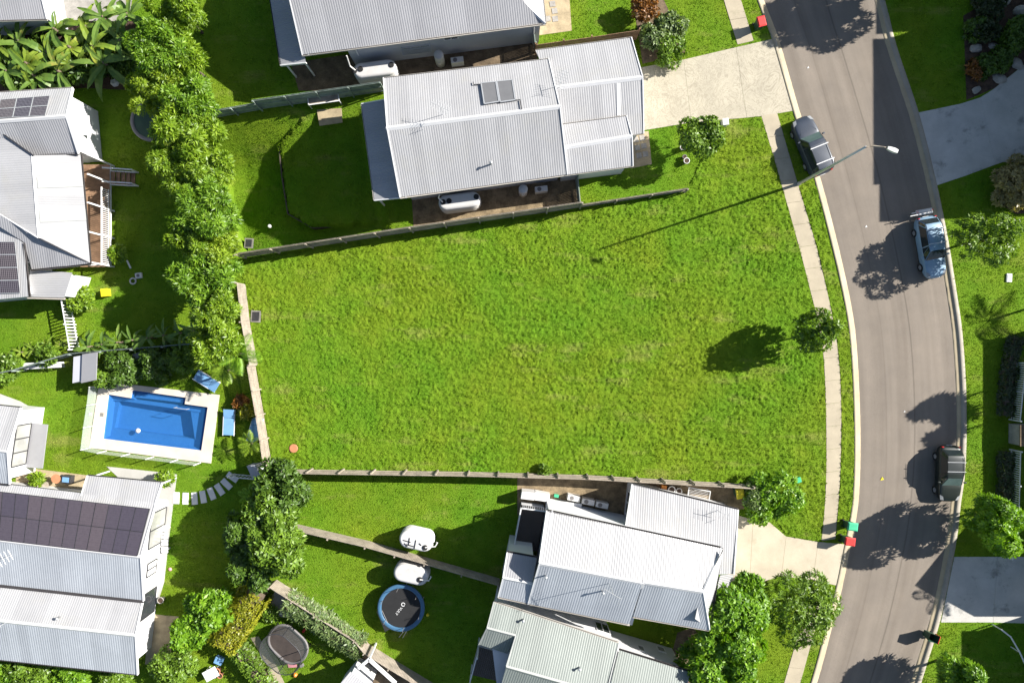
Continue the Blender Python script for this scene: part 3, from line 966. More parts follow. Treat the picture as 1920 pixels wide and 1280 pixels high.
# ---------- upper house
H = house('house', 'white corrugated-roofed house with two grey roof collectors above the vacant lawn', (960, 250))
E1, R1z = 3.4, 5.2
n1 = roof(H, [(719, 147, E1), (1029, 111, E1), (1050, 201, R1z), (726, 241, R1z)], M['roof_white'])
s1 = roof(H, [(726, 241, R1z), (1050, 201, R1z), (1064, 327, E1), (750, 370, E1)], M['roof_white'])
s2 = roof(H, [(1050, 278, 3.95), (1185, 255, 3.95), (1187, 311, E1), (1062, 328, E1)], M['roof_white'])
cn = roof(H, [(1051, 234, 3.5), (1175, 218, 3.5), (1185, 255, 3.95), (1050, 278, 3.95)], M['roof_white'])
gn = roof(H, [(1004, 95, 2.9), (1184, 71, 2.9), (1205, 145, 4.0), (1036, 165, 4.0)], M['roof_white'])
gs = roof(H, [(1036, 165, 4.0), (1205, 145, 4.0), (1207, 250, 2.9), (1040, 274, 2.9)], M['roof_white'])
vr = roof(H, [(678, 195, 2.75), (722, 187, 3.15), (750, 371, 3.15), (702, 376, 2.75)], M['roof'])
capbar(H, (724, 241, R1z), (1051, 200, R1z)); capbar(H, (1036, 165, 4.0), (1206, 145, 4.0)); capbar(H, (1050, 278, 3.95), (1186, 255, 3.95))
for a, b in (((719, 147, E1), (1029, 111, E1)), ((750, 371, E1), (1188, 311, E1)), ((1004, 95, 2.9), (1184, 71, 2.9)), ((1051, 234, 3.5), (1175, 218, 3.5)), ((678, 195, 2.75), (702, 376, 2.75)), ((1188, 252, 2.9), (1207, 250, 2.9))):
    gutter(H, a, b)
for a, b in (((719, 147, E1), (726, 241, R1z)), ((726, 241, R1z), (750, 370, E1)), ((1029, 111, E1), (1050, 201, R1z)), ((1050, 201, R1z), (1064, 327, E1)), ((1184, 71, 2.9), (1205, 145, 4.0)), ((1205, 145, 4.0), (1207, 250, 2.9)),
             ((1185, 255, 3.95), (1187, 311, E1)), ((1175, 218, 3.5), (1185, 255, 3.95)), ((678, 195, 2.75), (722, 187, 3.15)), ((702, 376, 2.75), (750, 371, 3.15))):
    barge(H, a, b)
walls(H, [(719, 147, E1), (1029, 111, E1), (1064, 327, E1), (750, 370, E1)], .45, mat=M['wall_grey'], z0=-2.2)
walls(H, [(1004, 95, 2.9), (1184, 71, 2.9), (1207, 250, 2.9), (1040, 274, 2.9)], .25, top=2.78)
walls(H, [(1040, 236, E1), (1177, 220, E1), (1187, 311, E1), (1050, 328, E1)], .3, top=3.2)
gable(H, (1029, 111, E1), (1064, 327, E1), (1050, 201, R1z), out=(1, -.13)); gable(H, (719, 147, E1), (750, 370, E1), (726, 241, R1z), out=(-1, .13))
gable(H, (1184, 71, 2.9), (1207, 250, 2.9), (1205, 145, 4.0), out=(1, -.13)); gable(H, (1175, 218, 3.4), (1187, 311, E1), (1185, 255, 3.95), out=(1, -.13))
for p in ((682, 199), (690, 255), (697, 315), (704, 371)):
    c = W(*p, 2.7); MB().box((c.x + .15, c.y, .6), (.1, .1, 4.2)).build('verandah_post', M['white'], H)
fl = [on(gs, 1156, 156, .04), on(gs, 1162, 156, .04), on(gs, 1164, 216, .04), on(gs, 1157, 217, .04)]
MB().slab(fl, .05).build('flashing', M['white'], H)
# roof collectors
for q in ([(902, 156), (929.5, 153.5), (935.5, 190.5), (908, 195)], [(931.5, 153), (960, 150), (966, 187.5), (938, 191.5)]):
    P = [on(n1, *p, .14) for p in q]
    pl = MB().slab(P, .09).build('solar_collector', M['collector'], H)
    fr = MB()
    for k in range(4): fr.bar(P[k] + n1[1] * .01, P[(k + 1) % 4] + n1[1] * .01, .07, .04, n1[1])
    fr.build('frame', M['steel'], pl)
MB().tube([on(n1, 902, 158, .1), on(n1, 888, 159, .1), on(n1, 887, 154, .1)], .035, 6).build('collector_pipe', M['dark_steel'], H)
MB().tube([on(n1, 966, 188, .1), on(n1, 975, 187, .1), on(n1, 978, 205, .1)], .035, 6).build('collector_pipe', M['dark_steel'], H)
aerial(H, on(n1, 831, 215, 0), 1.5, 2.7); aerial(H, on(gn, 1049, 165, 0), 1.4, 1.2)
vent(H, on(s1, 921, 308, 0))
# kitchen side: window and pipes on the wall towards the lawn
wl = [W2(760, 368, 3.2), W2(1060, 327, 3.2)]
a = Vector(wl[0]); b = Vector(wl[1]); dr = (b - a).normalized(); nr = Vector((dr.y, -dr.x)); off = -nr * .45
for t0, t1 in ((.46, .62), (.14, .2)):
    window(H, a.lerp(b, t0) + off, a.lerp(b, t1) + off, 0, 1.3, 2.5, nr)
q = W(1188, 282, 0)
window(H, Vector(W2(1180, 268, 1)) + Vector((-.15, 0)), Vector(W2(1184, 300, 1)) + Vector((-.15, 0)), 0, .9, 2.2, (1, -.1))

# ---------- house at the top edge
H = house('house', 'grey-roofed house with a long side wall at the top edge', (780, 60))
n0 = roof(H, [(567, 103, 3.6), (1022, 44, 3.6), (981, 5, 4.05), (960, -112, 6.2), (530, -58, 6.2)], M['roof'])
roof(H, [(1023, 44, 3.6), (981, 5, 4.05), (966, -60, 4.05), (1010, -80, 3.6)], M['roof_white'])
roof(H, [(496, -70, 2.9), (536, -70, 3.3), (574, 118, 3.3), (526, 123, 2.9)], M['roof'])
roof(H, [(530, -58, 6.2), (960, -112, 6.2), (945, -210, 3.6), (515, -155, 3.6)], M['roof'])
capbar(H, (530, -58, 6.2), (960, -112, 6.2)); capbar(H, (1022, 44, 3.6), (981, 5, 4.05), w=.2)
gutter(H, (566, 104, 3.6), (1023, 45, 3.6)); gutter(H, (496, -70, 2.9), (526, 123, 2.9), M['gutter_dark']); gutter(H, (1023, 44, 3.6), (1010, -80, 3.6))
barge(H, (530, -58, 6.2), (567, 103, 3.6)); barge(H, (526, 123, 2.9), (574, 118, 3.3))
gable(H, (515, -155, 3.6), (567, 103, 3.6), (530, -58, 6.2), out=(-1, .13))
poly, zt = walls(H, [(640, 94, 3.6), (1022, 44, 3.6), (990, -190, 3.6), (600, -140, 3.6)], .28, mat=M['wall_grey'])
for p in ((530, 119), (566, 116), (512, 20)):
    c = W(*p, 2.85); MB().box((c.x + .1, c.y + .1, 1.4), (.1, .1, 2.9)).build('verandah_post', M['white'], H)
a = Vector(W2(640, 94, 3.6)); b = Vector(W2(1022, 44, 3.6)); dr = (b - a).normalized(); nr = Vector((dr.y, -dr.x)); off = -nr * .28
wn_ = window(H, a.lerp(b, .28) + off, a.lerp(b, .42) + off, 0, 1.1, 2.1, nr, M['window_pale'], M['steel'], 2)
for k in range(4):
    p, q = a.lerp(b, .275) + off + nr * .12, a.lerp(b, .425) + off + nr * .12
    MB().bar((*p, 1.15 + k * .26), (*q, 1.15 + k * .26), .1, .05).build('louvre', M['steel'], wn_)
window(H, a.lerp(b, .50) + off, a.lerp(b, .57) + off, 0, 2.5, 3.0, nr)
p = a.lerp(b, .95) + off + nr * .06
MB().tube([(*p, 0), (*p, 3.5)], .05, 8).build('downpipe', M['white'], H)
p = a.lerp(b, .06) + off + nr * .06
MB().tube([(*p, 1.9), (*p, 3.5)], .05, 8).build('downpipe', M['white'], H)

# ---------- left house with the two solar arrays
H = house('house', 'rambling white house with roof solar panels and railed verandah at the left edge', (60, 360))
wn1 = roof(H, [(-160, 184, 3.6), (136, 165, 3.6), (124, 218, 4.9), (-160, 238, 4.9)], M['roof_white'])
ws1 = roof(H, [(-160, 239, 4.9), (124, 218, 4.9), (147, 288, 3.6), (63, 292, 3.55), (-160, 310, 3.5)], M['roof'])
we = roof(H, [(60, 292, 4.3), (151, 290, 3.3), (169, 494, 3.3), (72, 446, 4.3)], M['roof_white'], ribdir=(1, .05))
ww = roof(H, [(61, 292, 4.32), (72, 446, 4.32), (-2, 399, 4.3), (-90, 345, 4.2), (-90, 190, 4.2), (-2, 246, 4.3)], M['roof_white'], ribdir=(1, .05))
wh = roof(H, [(72, 446, 4.3), (169, 494, 3.3), (57, 506, 3.3), (44, 454, 4.0), (-20, 412, 4.45), (-22, 388, 4.6)], M['roof'], ribdir=(.12, 1))
wsw = roof(H, [(-120, 345, 4.1), (0, 424, 4.1), (44, 456, 4.0), (55, 556, 3.5), (-120, 572, 3.5)], M['roof_white'], ribdir=(.1, 1))
wp = roof(H, [(57, 506, 2.9), (136, 511, 2.75), (121, 558, 2.6), (50, 556, 2.75)], M['roof_white'], amp=.008, ribdir=(1, 0))
capbar(H, (-160, 239, 4.9), (124, 218, 4.9), w=.3); capbar(H, (60, 292, 4.32), (72, 446, 4.32), w=.25)
gutter(H, (-160, 184, 3.6), (136, 165, 3.6)); gutter(H, (151, 289, 3.3), (169, 495, 3.3), M['gutter_dark']); gutter(H, (57, 507, 3.3), (169, 495, 3.3), M['gutter_dark'])
gutter(H, (63, 292, 3.6), (147, 288, 3.6), M['gutter_dark']); gutter(H, (50, 558, 2.7), (121, 560, 2.6)); gutter(H, (44, 456, 4.0), (55, 556, 3.5), M['gutter_dark'])
MB().bar(V3((-2, 246, 4.4)), V3((63, 292, 4.4)), .08, .08).build('valley_flashing', M['dark_steel'], H)
MB().bar(V3((-22, 388, 4.62)), V3((72, 446, 4.36)), .08, .06).build('hip_cap', M['cap'], H); MB().bar(V3((72, 446, 4.36)), V3((169, 494, 3.36)), .08, .06).build('hip_cap', M['dark_steel'], H)
barge(H, (136, 165, 3.6), (124, 218, 4.9)); barge(H, (124, 218, 4.9), (147, 288, 3.6))
walls(H, [(-160, 184, 3.6), (136, 165, 3.6), (147, 288, 3.6), (-160, 310, 3.5)], .42, top=3.5)
gable(H, (136, 165, 3.6), (147, 288, 3.6), (124, 218, 4.9), out=(1, -.05))
walls(H, [(-90, 270, 3.3), (90, 290, 3.3), (108, 494, 3.3), (-90, 500, 3.3)], .2, top=3.2)
walls(H, [(-120, 400, 3.5), (30, 440, 3.5), (55, 556, 3.5), (-120, 572, 3.5)], .25, top=3.35)
walls(H, [(50, 506, 2.7), (132, 511, 2.7), (119, 558, 2.6), (50, 556, 2.6)], .12, top=2.5)
solar(H, wn1, (-62, 192), (94, 179.5), (85, 217), (-68, 225), 5, 2, M['cells_dark'], frame=M['steel'])
solar(H, wsw, (-60, 453), (28, 453), (38, 549), (-50, 551), 2, 4, M['cells_dark'], frame=M['steel'])
# east gable: window hood
gx_ = W2(172, 235, 2.2)[0]
hd = MB().add([W(151, 214, 2.3), W(168, 217, 2.0), W(170, 255, 2.0), W(151, 253, 2.3), W(151, 214, 2.2), W(168, 217, 1.94), W(170, 255, 1.94), W(151, 253, 2.2)],
              [(0, 1, 2, 3), (7, 6, 5, 4), (0, 4, 5, 1), (1, 5, 6, 2), (2, 6, 7, 3), (3, 7, 4, 0)]).build('window_hood', M['roof'], H)
for q in ([(69, 333), (153, 331), (155, 350), (71, 353)], [(73, 396), (160, 392), (162, 413), (75, 417)]):
    MB().slab([on(we, *p, .045) for p in q], .03).build('skylight_sheet', M['cap_grey'], H)
# verandah deck, posts, rails, stair
dx = -30.45; yt, yb = W(0, 312).y, W(0, 502).y
excl([(-34, yb), (dx, yb), (dx, yt), (-34, yt)])
dk = thing('verandah_deck', 'railed timber verandah deck along the left house', 'deck', (dx - 1, (yt + yb) / 2, 0))
nb = 20
for k in range(nb):
    y0 = yb + (yt - yb) * k / nb; y1 = yb + (yt - yb) * (k + 1) / nb - .012
    MB().box((dx - 1.1, (y0 + y1) / 2, .58), (2.2, y1 - y0, .05)).build('board', M['timber_red'], dk)
MB().box((dx - .02, (yt + yb) / 2, .45), (.06, yt - yb, .2)).build('fascia', M['white'], dk)
for py in (312, 346, 396, 447, 500):
    y = W(0, py).y
    MB().box((dx, y, 1.6), (.11, .11, 3.3)).build('post', M['white'], dk)
for (p0, p1) in ((358, 396), (396, 447), (447, 500)):
    y0, y1 = W(0, p0).y, W(0, p1).y
    MB().box((dx, (y0 + y1) / 2, 1.6), (.09, abs(y1 - y0) - .1, .06)).build('top_rail', M['white'], dk)
    MB().box((dx, (y0 + y1) / 2, .72), (.06, abs(y1 - y0) - .1, .05)).build('bottom_rail', M['white'], dk)
    nbal = int(abs(y1 - y0) / .14); mb = MB()
    for k in range(1, nbal): mb.box((dx, y0 + (y1 - y0) * k / nbal, 1.15), (.035, .05, .85))
    tag(mb.build('balusters', M['white'], dk), kind='stuff')
yy = W(0, 501).y
MB().box((dx - 1.0, yy, 1.6), (2.0, .09, .06)).build('top_rail', M['white'], dk)
st = thing('garden_stair', 'timber stair with white handrails leading off the verandah deck', 'stair', (dx + .8, W(0, 334).y, 0))
ys0, ys1 = W(0, 324).y, W(0, 349).y
for k in range(5): MB().box((dx + .2 + k * .32, (ys0 + ys1) / 2, .48 - k * .11), (.3, abs(ys1 - ys0), .05)).build('tread', M['timber_red'], st)
for y in (ys0, ys1):
    MB().bar((dx, y, 1.55), (dx + 1.9, y, .95), .09, .07).build('handrail', M['white'], st)
    MB().bar((dx, y, .5), (dx + 1.8, y, .03), .06, .24).build('stringer', M['white'], st)
    MB().box((dx + 1.85, y, .5), (.09, .09, 1.0)).build('newel_post', M['white'], st)
excl([(dx, ys0), (dx + 2, ys0), (dx + 2, ys1), (dx, ys1)])

# ---------- long house with the big solar array
H = house('house', 'long twin-gabled house with a big dark solar array at the lower left', (150, 1060))
e2, r2 = 2.9, 4.2
ln = roof(H, [(-130, 891, e2), (293, 940, e2), (264, 1044, r2), (-130, 998, r2)], M['roof_white'])
ls = roof(H, [(-130, 998, r2), (264, 1044, r2), (269, 1126, 3.1), (-130, 1082, 3.1)], M['roof_dull'])
lp = roof(H, [(164, 891, 2.65), (304, 904, 2.65), (290, 946, 2.95), (152, 929, 2.95)], M['roof_white'])
mn = roof(H, [(-130, 1084, 3.05), (267, 1128, 3.05), (254, 1191, 4.1), (-130, 1150, 4.1)], M['roof_white'])
ms = roof(H, [(-130, 1150, 4.1), (254, 1191, 4.1), (258, 1264, 2.9), (-130, 1222, 2.9)], M['roof_dull'])
capbar(H, (-130, 998, r2), (264, 1044, r2), w=.26); capbar(H, (-130, 1150, 4.1), (254, 1191, 4.1), w=.26)
MB().bar(V3((-130, 1083, 3.1)), V3((269, 1127, 3.1)), .2, .1).build('valley_gutter', M['gutter_dark'], H)
gutter(H, (-130, 891, e2), (153, 925, e2), M['gutter_dark']); gutter(H, (164, 891, 2.65), (304, 904, 2.65), M['gutter_dark']); gutter(H, (-130, 1222, 2.9), (258, 1264, 2.9), M['gutter_dark'])
for a, b in (((293, 940, e2), (264, 1044, r2)), ((264, 1044, r2), (269, 1126, 3.1)), ((267, 1128, 3.05), (254, 1191, 4.1)), ((254, 1191, 4.1), (258, 1264, 2.9)), ((304, 904, 2.65), (290, 946, 2.95)), ((164, 891, 2.65), (152, 929, 2.95))):
    barge(H, a, b)
poly, zt = walls(H, [(-130, 891, e2), (293, 940, e2), (258, 1264, e2), (-130, 1222, e2)], .6, top=2.8)
gable(H, (293, 940, e2), (269, 1126, 3.0), (264, 1044, r2), out=(1, .1)); gable(H, (267, 1128, 3.0), (258, 1264, e2), (254, 1191, 4.1), out=(1, .1))
MB().slab([on(ln, *p, .05) for p in ((-121, 907), (281, 953), (257.5, 1043), (-121, 999))], .03).build('dark_gap_sheet', M['dark_steel'], H)  # sheet added under the array so gaps between panels read dark
solar(H, ln, (-120, 908), (280, 953.5), (257, 1042), (-120, 998), 16, 2, M['cells_blue'], frame=M['dark_steel'], gap=.012)
a = Vector(W2(293, 940, e2)); b = Vector(W2(258, 1264, e2)); dr = (b - a).normalized(); nr = Vector((-dr.y, dr.x)); off = -nr * .6
for t0, t1, z0, z1, mt in ((.09, .30, .1, 2.2, M['window_pale']), (.39, .47, .7, 2.0, M['wall']), (.57, .72, .3, 2.2, M['window'])):
    window(H, a.lerp(b, t0) + off, a.lerp(b, t1) + off, 0, z0, z1, nr, mt, M['dark_steel'], 1)
for p in ((300, 906), (168, 893)):
    c = W(*p, 2.6); MB().box((c.x - .1, c.y - .1, 1.3), (.1, .1, 2.6)).build('porch_post', M['white'], H)
aerial(H, on(ls, 22, 1040, 0), .9, .5, 5); aerial(H, on(mn, 12, 1166, 0), 1.4, .8, 6); vent(H, on(mn, 112, 1156, 0), .3)

# ---------- small poolside house
H = house('house', 'small white gabled house west of the swimming pool', (10, 830))
pn_ = roof(H, [(-120, 748, 3.0), (39, 764, 3.0), (14, 847, 4.0), (-120, 832, 4.0)], M['roof_white'])
ps_ = roof(H, [(-120, 832, 4.0), (14, 847, 4.0), (18, 907, 3.1), (-120, 893, 3.1)], M['roof_dull'])
capbar(H, (-120, 832, 4.0), (14, 847, 4.0), w=.2); barge(H, (39, 764, 3.0), (14, 847, 4.0)); barge(H, (14, 847, 4.0), (18, 907, 3.1)); gutter(H, (-120, 748, 3.0), (39, 764, 3.0), M['gutter_dark'])
gutter(H, (-120, 893, 3.1), (18, 908, 3.1), M['gutter_dark'])
walls(H, [(-120, 748, 3.0), (39, 764, 3.0), (18, 907, 3.0), (-120, 893, 3.0)], .3, top=2.9); gable(H, (39, 764, 3.0), (18, 907, 3.0), (14, 847, 4.0), out=(1, .15))
a = Vector(W2(39, 764, 3.0)); b = Vector(W2(18, 907, 3.0)); dr = (b - a).normalized(); nr = Vector((-dr.y, dr.x)); off = -nr * .3
window(H, a.lerp(b, .25) + off, a.lerp(b, .8) + off, 0, 1.25, 2.75, nr, M['window_pale'], M['dark_steel'], 2)
MB().slab([W(53, 792, 1.15), W(89, 796, 1.15), W(79, 878, 1.15), W(42, 875, 1.15)], .1).build('awning', M['roof'], H)
excl([W2(40, 764), W2(95, 796), W2(85, 880), W2(20, 915)])

# ---------- lower house beside the buff driveway
H = house('house', 'white two-part house with a rear deck below the vacant lawn', (1150, 1060))
be, br = 5.3, 6.7
bn = roof(H, [(1025, 957, be), (1352, 1027, be), (1318, 1109, br), (1011, 1055, br)], M['roof_white'])
roof(H, [(1353, 1027, be), (1330, 1180, be), (1300, 1155, 5.6), (1318, 1109, br)], M['roof_white'], amp=.006)
bs = roof(H, [(1011, 1056, br), (1204, 1095, br), (1180, 1170, 5.1), (990, 1131, 5.1)], M['roof_dull'])
roof(H, [(1206, 1092, br), (1318, 1110, br), (1328, 1181, be), (1187, 1155, be)], M['roof_dull'])
roof(H, [(943, 1083, 5.7), (999, 1094, 5.7), (992, 1131, 5.1), (934, 1118, 5.1)], M['roof_dull'])
roof(H, [(951, 1035, 5.2), (1007, 1045, 5.2), (999, 1094, 5.7), (943, 1083, 5.7)], M['roof'])
bg_ = roof(H, [(1185, 907, 2.9), (1384, 955, 2.9), (1376, 1076, 3.7), (1345, 1076, 3.65), (1172, 992, 3.35)], M['roof_white'], ribdir=(.08, 1))
roof(H, [(1350, 1076, 3.1), (1377, 1077, 2.8), (1337, 1163, 2.8), (1328, 1166, 3.1)], M['roof'])
capbar(H, (1011, 1055, br), (1207, 1093, br)); capbar(H, (1205, 1091, br), (1318, 1109, br)); capbar(H, (943, 1083, 5.7), (999, 1094, 5.7), w=.2)
MB().bar(V3((1204, 1094, br)), V3((1182, 1170, 3.85)), .25, .08).build('flashing', M['cap'], H)
capbar(H, (1318, 1109, br), (1353, 1027, be), w=.18); capbar(H, (1318, 1109, br), (1330, 1180, be), w=.18)
for a, b, m in (((1025, 956, be), (1352, 1026, be), M['gutter_dark']), ((934, 1119, 5.1), (1181, 1171, 5.1), None), ((1187, 1156, be), (1330, 1181, be), None), ((1185, 906, 2.9), (1384, 954, 2.9), M['gutter_dark']), ((951, 1034, 5.2), (1007, 1044, 5.2), M['gutter_dark']), ((1354, 1027, be), (1331, 1180, be), M['gutter_dark'])):
    gutter(H, a, b, m)
for a, b in (((1025, 957, be), (1011, 1055, br)), ((1011, 1056, br), (990, 1131, 5.1)), ((934, 1118, 5.1), (943, 1083, 5.7)), ((943, 1083, 5.7), (951, 1035, 5.2)), ((1384, 955, 2.9), (1376, 1076, 3.7)), ((1185, 907, 2.9), (1172, 992, 3.35))):
    barge(H, a, b)
walls(H, [(1025, 957, be), (1352, 1027, be), (1330, 1180, be), (995, 1130, be)], .3, top=5.0)
walls(H, [(951, 1036, 5.2), (1007, 1044, 5.2), (990, 1131, 5.2), (934, 1118, 5.2)], .2, top=5.0)
gp, _ = walls(H, [(1185, 907, 2.9), (1384, 955, 2.9), (1374, 1076, 2.9), (1176, 985, 2.9)], .22, top=2.8)
gable(H, (1025, 957, be), (990, 1131, 5.1), (1011, 1055, br), out=(-1, -.2))
a = Vector(W2(1185, 907, 2.9)); b = Vector(W2(1176, 985, 2.9)); dr = (b - a).normalized(); nr = Vector((dr.y, -dr.x)); off = -nr * .22
window(H, a.lerp(b, .3) + off, a.lerp(b, .85) + off, 0, .7, 2.0, nr, M['window'], M['white'], 1)
for p, m in (((1023, 1078), None), ((1129, 1107), None)):
    vent(H, on(bs, *p, 0), .45)
aerial(H, on(bs, 1142, 1093, 0), 2.0, 2.6, 6); aerial(H, on(bg_, 1346, 956, 0), .8, 2.9, 5, 'satellite_aerial')
# rear deck
dz = 1.3
dp = [W2(977, 946, dz), W2(1022, 952, dz), W2(1007, 1034, dz), W2(962, 1026, dz)]; excl(dp)
DK = thing('rear_deck', 'dark boarded rear deck with a white railing on the lower house', 'deck', (*dp[0], 0))
nb = 16; A, B, C, D = [Vector(p) for p in dp]
for k in range(nb):
    u0, u1 = k / nb, (k + 1) / nb - .004
    q = [A.lerp(B, u0), A.lerp(B, u1), D.lerp(C, u1), D.lerp(C, u0)]
    MB().prism([(p.x, p.y) for p in q], dz - .05, dz).build('board', M['deck'], DK)
for p, q in ((A, B), (A, D)):
    MB().bar((*p, dz + 1.0), (*q, dz + 1.0), .09, .06).build('top_rail', M['white'], DK)
    nbal = int((q - p).length / .13); mb = MB()
    for k in range(nbal + 1): r = p.lerp(q, k / nbal); mb.box((r.x, r.y, dz + .5), (.04, .04, 1.0))
    tag(mb.build('balusters', M['white'], DK), kind='stuff')
MB().prism(offset_poly(dp, .05), -.2, dz - .06).build('base_wall', M['wall'], DK)
# white courtyard walls and steps by the deck
cw = thing('courtyard_wall', 'white stepped courtyard walls beside the rear deck', 'wall', W(1000, 922))
for q, z in (([(978, 915), (1002, 917), (1000, 931), (976, 928)], 1.2), ([(1003, 917), (1030, 922), (1028, 936), (1001, 932)], .9), ([(1030, 934), (1090, 941), (1086, 962), (1028, 950)], .6), ([(1088, 946), (1128, 956), (1124, 974), (1086, 964)], .35), ([(1126, 958), (1168, 966), (1164, 984), (1124, 975)], .8)):
    MB().prism([W2(*p) for p in q], 0, z).build('wall_block', M['white'], cw, bevel=.02)
    excl([W2(*p) for p in q])

# ---------- grey-green roofed house at the bottom edge
H = house('house', 'grey-green roofed house at the bottom edge with a dark side deck', (1080, 1230))
gn_ = roof(H, [(978, 1145, 4.5), (1160, 1205, 4.5), (1136, 1302, 5.9), (949, 1249, 5.9)], M['roof_grey'])
roof(H, [(926, 1128, 4.5), (981, 1146, 4.5), (967, 1191, 5.1), (913, 1177, 5.1)], M['roof_grey'])
roof(H, [(913, 1178, 5.1), (967, 1191, 5.1), (952, 1225, 4.5), (898, 1207, 4.5)], M['roof_grey'])
roof(H, [(949, 1249, 5.9), (1136, 1302, 5.9), (1118, 1375, 4.5), (930, 1320, 4.5)], M['roof_grey'])
roof(H, [(1161, 1218, 4.1), (1293, 1259, 4.1), (1275, 1330, 5.0), (1143, 1288, 5.0)], M['roof_grey'])
capbar(H, (949, 1249, 5.9), (1136, 1302, 5.9), M['cap_grey'], w=.24); capbar(H, (913, 1177, 5.1), (967, 1191, 5.1), M['cap_grey'], w=.2)
gutter(H, (926, 1127, 4.5), (1160, 1204, 4.5), M['gutter']); gutter(H, (1161, 1217, 4.1), (1294, 1258, 4.1), M['gutter_dark'])
for a, b in (((967, 1191, 5.1), (949, 1249, 5.9)), ((1160, 1205, 4.5), (1136, 1302, 5.9)), ((1293, 1259, 4.1), (1275, 1330, 5.0)), ((926, 1128, 4.5), (913, 1177, 5.1)), ((913, 1177, 5.1), (898, 1207, 4.5))):
    barge(H, a, b, M['cap_grey'])
walls(H, [(926, 1128, 4.5), (1160, 1205, 4.5), (1118, 1375, 4.5), (930, 1330, 4.5), (913, 1190, 4.5)], .25, top=4.35)
walls(H, [(1150, 1217, 4.1), (1293, 1259, 4.1), (1262, 1380, 4.1), (1120, 1340, 4.1)], .25, top=4.0)
a = Vector(W2(926, 1128, 4.5)); b = Vector(W2(1160, 1205, 4.5)); dr = (b - a).normalized(); nr = Vector((-dr.y, dr.x)); off = -nr * .25
window(H, a.lerp(b, .86) + off, a.lerp(b, .97) + off, 0, 1.2, 2.8, nr, M['window'], M['white'], 1)
a2 = Vector(W2(1150, 1217, 4.1)); b2 = Vector(W2(1293, 1259, 4.1))
window(H, a2.lerp(b2, .42) + off, a2.lerp(b2, .5) + off, 0, 1.4, 2.3, nr, M['window_pale'], M['white'], 0)
window(H, a2.lerp(b2, .72) + off, a2.lerp(b2, .82) + off, 0, .5, 1.3, nr, M['window_pale'], M['white'], 0)
vent(H, on(gn_, 981, 1160, 0), .35); vent(H, on(gn_, 1086, 1250, 0), .35)
dz = 1.6; dp = [W2(897, 1212, dz), W2(947, 1226, dz), W2(933, 1276, dz), W2(883, 1264, dz)]
DK = thing('side_deck', 'dark shaded side deck of the grey-green roofed house', 'deck', (*dp[0], 0)); A, B, C, D = [Vector(p) for p in dp]
for k in range(14):
    u0, u1 = k / 14, (k + 1) / 14 - .004
    q = [A.lerp(B, u0), A.lerp(B, u1), D.lerp(C, u1), D.lerp(C, u0)]; MB().prism([(p.x, p.y) for p in q], dz - .05, dz).build('board', M['deck'], DK)
MB().bar((*A, dz + 1), (*D, dz + 1), .08, .06).build('top_rail', M['white'], DK); MB().prism(offset_poly(dp, .05), -.2, dz - .06).build('base_wall', M['wall_grey'], DK)
for p in (A, D, B): MB().box((p.x, p.y, 1.8), (.1, .1, 3.4)).build('post', M['white'], DK)

# ---------- pergola house at the bottom
H = house('house', 'small corrugated-roofed house with white pergola beams at the bottom edge', (690, 1270))
roof(H, [(657, 1258, 2.9), (700, 1292, 2.9), (665, 1335, 3.6), (622, 1300, 3.6)], M['roof'])
walls(H, [(657, 1258, 2.9), (700, 1292, 2.9), (665, 1335, 2.9), (622, 1300, 2.9)], .2)
MB().bar(W(692, 1235, 2.7), W(672, 1252, 2.7), .22, .18).build('pergola_beam', M['white'], H); MB().bar(W(692, 1235, 2.7), W(742, 1280, 2.7), .22, .18).build('pergola_beam', M['white'], H)
c = W(692, 1235, 2.6); MB().box((c.x, c.y, 1.3), (.12, .12, 2.6)).build('post', M['white'], H)
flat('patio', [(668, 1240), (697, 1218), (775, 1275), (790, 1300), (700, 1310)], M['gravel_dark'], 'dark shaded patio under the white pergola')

# ---------- corner roof, top left
H = house('house', 'pale roofed outbuilding in the top left corner', (30, 20), 'outbuilding')
roof(H, [(-110, 41, 2.9), (88, 36, 2.9), (72, -30, 3.6), (-110, -30, 3.6)], M['roof']); gutter(H, (-110, 42, 2.9), (88, 37, 2.9)); barge(H, (88, 36, 2.9), (72, -30, 3.6))
walls(H, [(-110, 41, 2.9), (88, 36, 2.9), (72, -60, 2.9), (-110, -60, 2.9)], .25, mat=M['wall_grey'])

